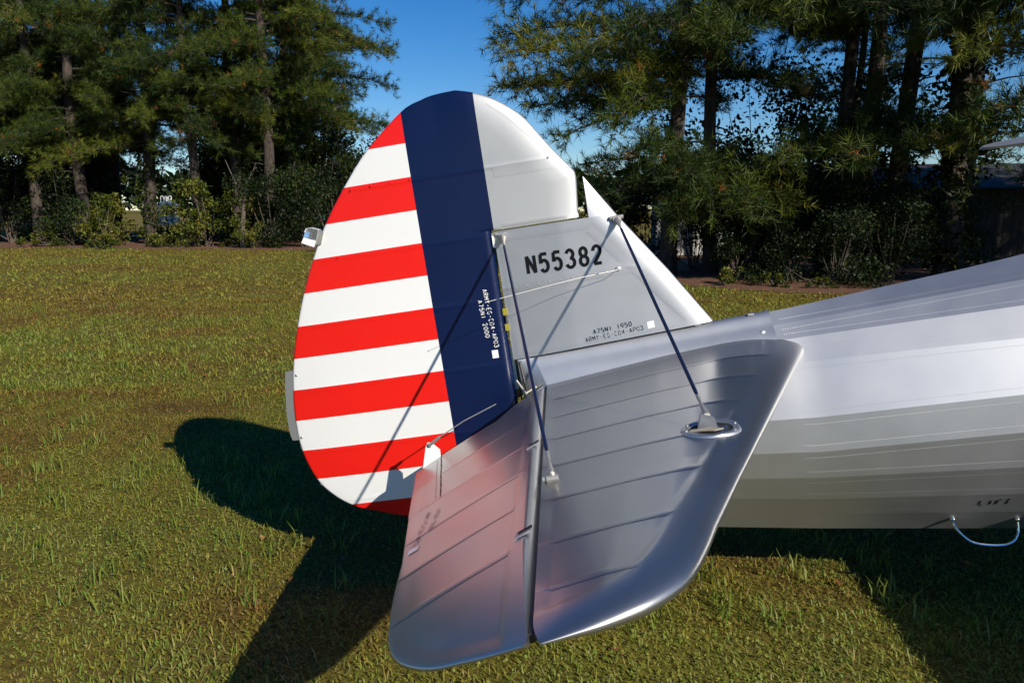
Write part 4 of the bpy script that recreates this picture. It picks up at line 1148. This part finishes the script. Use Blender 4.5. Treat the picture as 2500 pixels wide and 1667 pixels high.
# white tank
tk = empty('storage_tank', (-26.6, 50.0, 0)); tk.scale = (1.15,) * 3; tag(tk, 'white tank with hooped rails seen through the gap in the left grove', 'tank')
mb = MB(); mb.tube([(0, 0, .35), (0, 0, 1.55), (0, 0, 1.7), (0, 0, 1.78)], [.58, .58, .45, .15], 24); mb.build('shell', M['white'], tk, True, 40)
for i in range(9):
    a = R(200 + i * 17.5); mb = MB(); mb.tube([(.60 * math.cos(a), .60 * math.sin(a), .35), (.60 * math.cos(a), .60 * math.sin(a), 1.55)], .02, 6); mb.build('rib', M['white'], tk)
for x in (-.22, .02, .26):
    mb = MB(); mb.tube([(x - .09, -.2, 1.62)] + [(x + .09 * math.cos(t), -.2, 1.98 + .09 * math.sin(t)) for t in np.linspace(math.pi, 0, 9)] + [(x + .09, -.2, 1.62)], .022, 6); mb.build('hoop_rail', M['white'], tk, True)
for a in (45, 135, 225, 315):
    mb = MB(); mb.tube([(.45 * math.cos(R(a)), .45 * math.sin(R(a)), 0), (.45 * math.cos(R(a)), .45 * math.sin(R(a)), .38)], .05, 8); mb.build('leg', M['dark_metal'], tk)
# white trailer
tl = empty('box_trailer', (-28.4, 41.0, 0), (0, 0, R(8))); tag(tl, 'white box trailer glimpsed between stems at the far left', 'trailer')
mb = MB(); mb.box((0, 0, 1.25), (4.4, 1.9, 1.6)); mb.build('body', M['white'], tl)
for x in (-1.2, .2, 1.5):
    mb = MB(); mb.box((x, -.96, 1.55), (.8, .03, .5)); mb.build('window', M['cavity'], tl)
for x in (-.5, .5):
    mb = MB(); mb.tube([(x, -.95, .33), (x, -.75, .33)], .33, 18); mb.build('wheel', M['cavity'], tl)
# pale board shed
pale = simple('pale_boards', (.42, .41, .38), .8, 0, var=.15); palegap = simple('pale_shed_frame', (.10, .10, .09), .9)
sh = empty('board_shed', (5.2, 23.0, 0), (0, 0, R(-3))); tag(sh, 'pale shed of upright boards glimpsed through the right grove', 'shed')
mb = MB(); mb.box((0, 1.5, 1.2), (3.9, 2.9, 2.4)); mb.build('wall', palegap, sh)
bdm = MB(); bdm.box((0, 0, 1.22), (.145, .03, 2.36)); pm = mesh_np('board', bdm.v, bdm.f, pale)
for i in range(24): ob('board', pm, sh, (-1.9 + i * .165, .02, 0))
mb = MB(); mb.prism([(-2.2, -.3, 2.35), (2.2, -.3, 2.35), (2.2, 1.5, 3.0), (-2.2, 1.5, 3.0)], (0, 0, .06)); mb.prism([(-2.2, 3.3, 2.35), (2.2, 3.3, 2.35), (2.2, 1.5, 3.02), (-2.2, 1.5, 3.02)], (0, 0, .06)); mb.build('roof', rfm, sh)
# dark barn
dk = simple('dark_shaded_boards', (.045, .036, .028), .9, 0, var=.35, vscale=3)  # dark wood colour that also carries the trees' shade on the barn
bn = empty('barn', (13.2, 23.5, 0), (0, 0, R(-6))); tag(bn, 'long dark barn behind the right grove, shade in its board colour', 'barn')
mb = MB(); mb.box((0, 4, 1.1), (12.8, 8, 2.2)); mb.build('wall', simple('barn_frame', (.015, .012, .010), .9), bn)
bdm = MB(); bdm.box((0, 0, 1.1), (.235, .03, 2.2)); pm = mesh_np('board', bdm.v, bdm.f, dk)
for i in range(51): ob('board', pm, bn, (-6.25 + i * .25, -.02 + .006 * math.sin(i * 7.3), 0))
mb = MB(); mb.prism([(-6.8, -.5, 2.15), (6.8, -.5, 2.15), (6.8, 4, 3.1), (-6.8, 4, 3.1)], (0, 0, .07)); mb.prism([(-6.8, 8.5, 2.15), (6.8, 8.5, 2.15), (6.8, 4, 3.12), (-6.8, 4, 3.12)], (0, 0, .07)); mb.build('roof', rfm, bn)
sheet('lane', [(-40, 20.8), (60, 20.8), (60, 22.0), (-40, 22.0)], .012, simple('asphalt', (.05, .05, .055), .9, 0, var=.2)) if False else None
# distant woods
n = 9000; g2 = np.random.default_rng(5); xx = g2.uniform(-330, 260, n); hh = (12 + 3.5 * np.sin(xx * .07) + 2.5 * np.sin(xx * .23 + 1)) 
P = np.stack([xx, 285 + g2.normal(0, 5, n), hh * g2.random(n) ** .6], 1)
o = ob('distant_woods', leaf_cloud('distant_woods', P, 2.2, np.clip(g2.normal(.2, .12, n), 0, 1), M['leaves'], 9)); tag(o, 'far line of woods across the field', 'woods', None, 'stuff')

# ------------------------------------------------------------------ grass
def grass_mesh(name, X, Y, Ln, Wd, up, T, seed):
    g = np.random.default_rng(seed); n = len(X)
    an = g.uniform(0, 2 * math.pi, n)
    d = np.stack([np.cos(an), np.sin(an)], 1); sd = np.stack([-d[:, 1], d[:, 0]], 1) * (Wd / 2)[:, None]
    el = np.radians(up); c, s = np.cos(el), np.sin(el)
    z0 = np.zeros(n)
    b = np.stack([X, Y], 1)
    m_ = b + d * (Ln * c * .5)[:, None]; t_ = b + d * (Ln * np.cos(el * .75) * .95)[:, None]
    zm = Ln * s * .6; zt = Ln * s * np.where(g.random(n) < .4, .75, 1.0)
    V = np.stack([np.column_stack([b - sd, z0 - .004]), np.column_stack([b + sd, z0 - .004]), np.column_stack([m_ + sd * .85, zm]), np.column_stack([m_ - sd * .85, zm]), np.column_stack([t_, zt])], 1)
    i = np.arange(n)[:, None] * 5
    q = np.concatenate([np.concatenate([i, i + 1, i + 2], 1), np.concatenate([i, i + 2, i + 3], 1), np.concatenate([i + 3, i + 2, i + 4], 1)])
    return mesh_np(name, V.reshape(-1, 3), q, M['grass'], tint=np.repeat(T, 5))
def vnoise(x, y, sc, seed):
    g = np.random.default_rng(seed); G = g.random((64, 64)); u, v = (x * sc) % 63, (y * sc) % 63
    i, j = u.astype(int), v.astype(int); f, h = u - i, v - j; f, h = f * f * (3 - 2 * f), h * h * (3 - 2 * h)
    return (G[i, j] * (1 - f) + G[i + 1, j] * f) * (1 - h) + (G[i, j + 1] * (1 - f) + G[i + 1, j + 1] * f) * h
def scatter(n, z0, z1, seed, power=1.0):
    """points over the part of the lawn in view, distance z0..z1 from the camera line"""
    g = np.random.default_rng(seed); zf = z0 + (z1 - z0) * g.random(n) ** power
    t = g.uniform(-1.0, .80, n)
    return t * zf, zf - 3.0
gr = np.random.default_rng(99)
def lawn_layer(name, n, z0, z1, seed, ln, wd, up, power=1.0):
    x, y = scatter(n, z0, z1, seed, power)
    x, y = x + 40, y + 40
    a = vnoise(x, y, 1.1, 1) * .5 + vnoise(x, y, 3.3, 2) * .35 + vnoise(x, y, .35, 3) * .3
    g = np.random.default_rng(seed + 1)
    far = np.clip((y - 40) / 12, 0, 1)
    T = np.clip((-.42 + 1.52 * a) * (1 - .6 * far) + .6 * far * (.18 + .75 * vnoise(x, y * 1.6, .22, 6)) + g.normal(0, 1, n) * (.15 - .08 * far), 0, .84); dry = g.random(n) < (.10 if z1 < 7 else .045); T[dry] = g.uniform(.86, 1.0, dry.sum())
    L = ln * g.uniform(.5, 1.5, n) * (.6 + .7 * vnoise(x, y, 2.2, 4)); W = wd * g.uniform(.6, 1.4, n)
    U = np.clip(g.normal(up, 22, n), 3, 88); L[dry] *= 1.6; U[dry] *= .4; W[dry] *= .7
    x, y = x - 40, y - 40
    fl = np.interp(x, [-60, -23, -14, -6, -5.9, 1.1, 1.2, 2.8, 4.4, 24], [27.6, 27.0, 26.2, 25.8, 99, 99, 14.4, 12.9, 11.7, 7.5]) + .35 * np.sin(x * 1.3) * np.sin(x * .43 + 1) + g.normal(0, .25, n)
    k = y < fl; x, y, L, W, U, T = (q[k] for q in (x, y, L, W, U, T))
    o = ob(name, grass_mesh(name, x, y, L, W, U, T, seed + 2)); return tag(o, None, None, None, 'stuff')
tag(lawn_layer('grass', 150000, 2.0, 6.5, 201, .028, .0045, 36, .8), 'short mixed green and brown grass around the tail', 'grass')
tag(lawn_layer('grass', 120000, 6.0, 13.0, 211, .038, .0115, 38, .9), 'mown grass stretching back across the lawn', 'grass')
tag(lawn_layer('grass', 80000, 12.5, 30.0, 221, .055, .026, 34, 1.0), 'distant mown grass before the trees', 'grass')
# clover-like ground cover
x, y = scatter(130000, 2.0, 7.5, 251, .8)
a = vnoise(x + 40, y + 40, 1.1, 1) * .5 + vnoise(x + 40, y + 40, 3.3, 2) * .35 + vnoise(x + 40, y + 40, .35, 3) * .3
g = np.random.default_rng(252); n = len(x)
T = np.clip(-.42 + 1.52 * a + g.normal(0, .17, n), 0, .84)
nrm = unit(np.stack([g.normal(0, .5, n), g.normal(0, .5, n), np.ones(n)], 1)); t1 = unit(np.cross(nrm, g.normal(size=(n, 3)))); t2 = np.cross(nrm, t1)
sz = (.0055 * g.uniform(.6, 1.5, n))[:, None]; P = np.stack([x, y, .004 + .018 * g.random(n) ** 1.5], 1)
V = np.stack([P - t1 * sz, P + t2 * sz * .75, P + t1 * sz, P - t2 * sz * .75], 1).reshape(-1, 3); i = np.arange(n)[:, None] * 4
tag(ob('ground_cover', mesh_np('ground_cover', V, np.concatenate([i, i + 1, i + 2, i + 3], 1), M['grass'], tint=np.repeat(T, 4))), 'tiny clover-like leaves carpeting the lawn', 'ground cover', None, 'stuff')
g = np.random.default_rng(260); n = 420
x, y = scatter(n, 2.4, 24, 261)
nrm = unit(np.stack([g.normal(0, .45, n), g.normal(0, .45, n), np.ones(n)], 1)); t1 = unit(np.cross(nrm, g.normal(size=(n, 3)))); t2 = np.cross(nrm, t1)
sz = (.016 * g.uniform(.5, 1.4, n) * (1 + np.clip(y, 0, 20) * .06))[:, None]; P = np.stack([x, y, .016 + .012 * g.random(n)], 1)
V = np.stack([P - t1 * sz, P + t2 * sz * .6 + nrm * sz * .3, P + t1 * sz, P - t2 * sz * .6 + nrm * sz * .3], 1).reshape(-1, 3); i = np.arange(n)[:, None] * 4
fm = leafmat('fallen_leaves', [(0, (.16, .06, .02)), (.5, (.30, .12, .03)), (1, (.34, .22, .08))], .2)
tag(ob('fallen_leaves', mesh_np('fallen_leaves', V, np.concatenate([i, i + 1, i + 2, i + 3], 1), fm, tint=np.repeat(g.random(n), 4))), 'scattered orange-brown fallen leaves on the lawn', 'leaves', None, 'stuff')
# coarse green tufts
def tuft_layer(n, z0, z1, seed, ln, wd):
    cx_, cy_ = scatter(n, z0, z1, seed); g = np.random.default_rng(seed + 5)
    keep = vnoise(cx_ + 40, cy_ + 40, .8, 8) > .45; cx_, cy_ = cx_[keep], cy_[keep]
    k = 16; x = np.repeat(cx_, k) + g.normal(0, .035, len(cx_) * k); y = np.repeat(cy_, k) + g.normal(0, .035, len(cx_) * k)
    T = np.clip(np.repeat(g.normal(.74, .05, len(cx_)), k) + g.normal(0, .05, len(x)), .5, .9)
    o = ob('grass_tufts', grass_mesh('grass_tufts', x, y, ln * g.uniform(.5, 1.3, len(x)), wd * g.uniform(.7, 1.3, len(x)), np.clip(g.normal(58, 18, len(x)), 10, 88), T, seed)); return tag(o, 'coarse green grass tufts standing above the short lawn', 'grass', None, 'stuff')
tuft_layer(900, 2.6, 12, 301, .095, .0055)
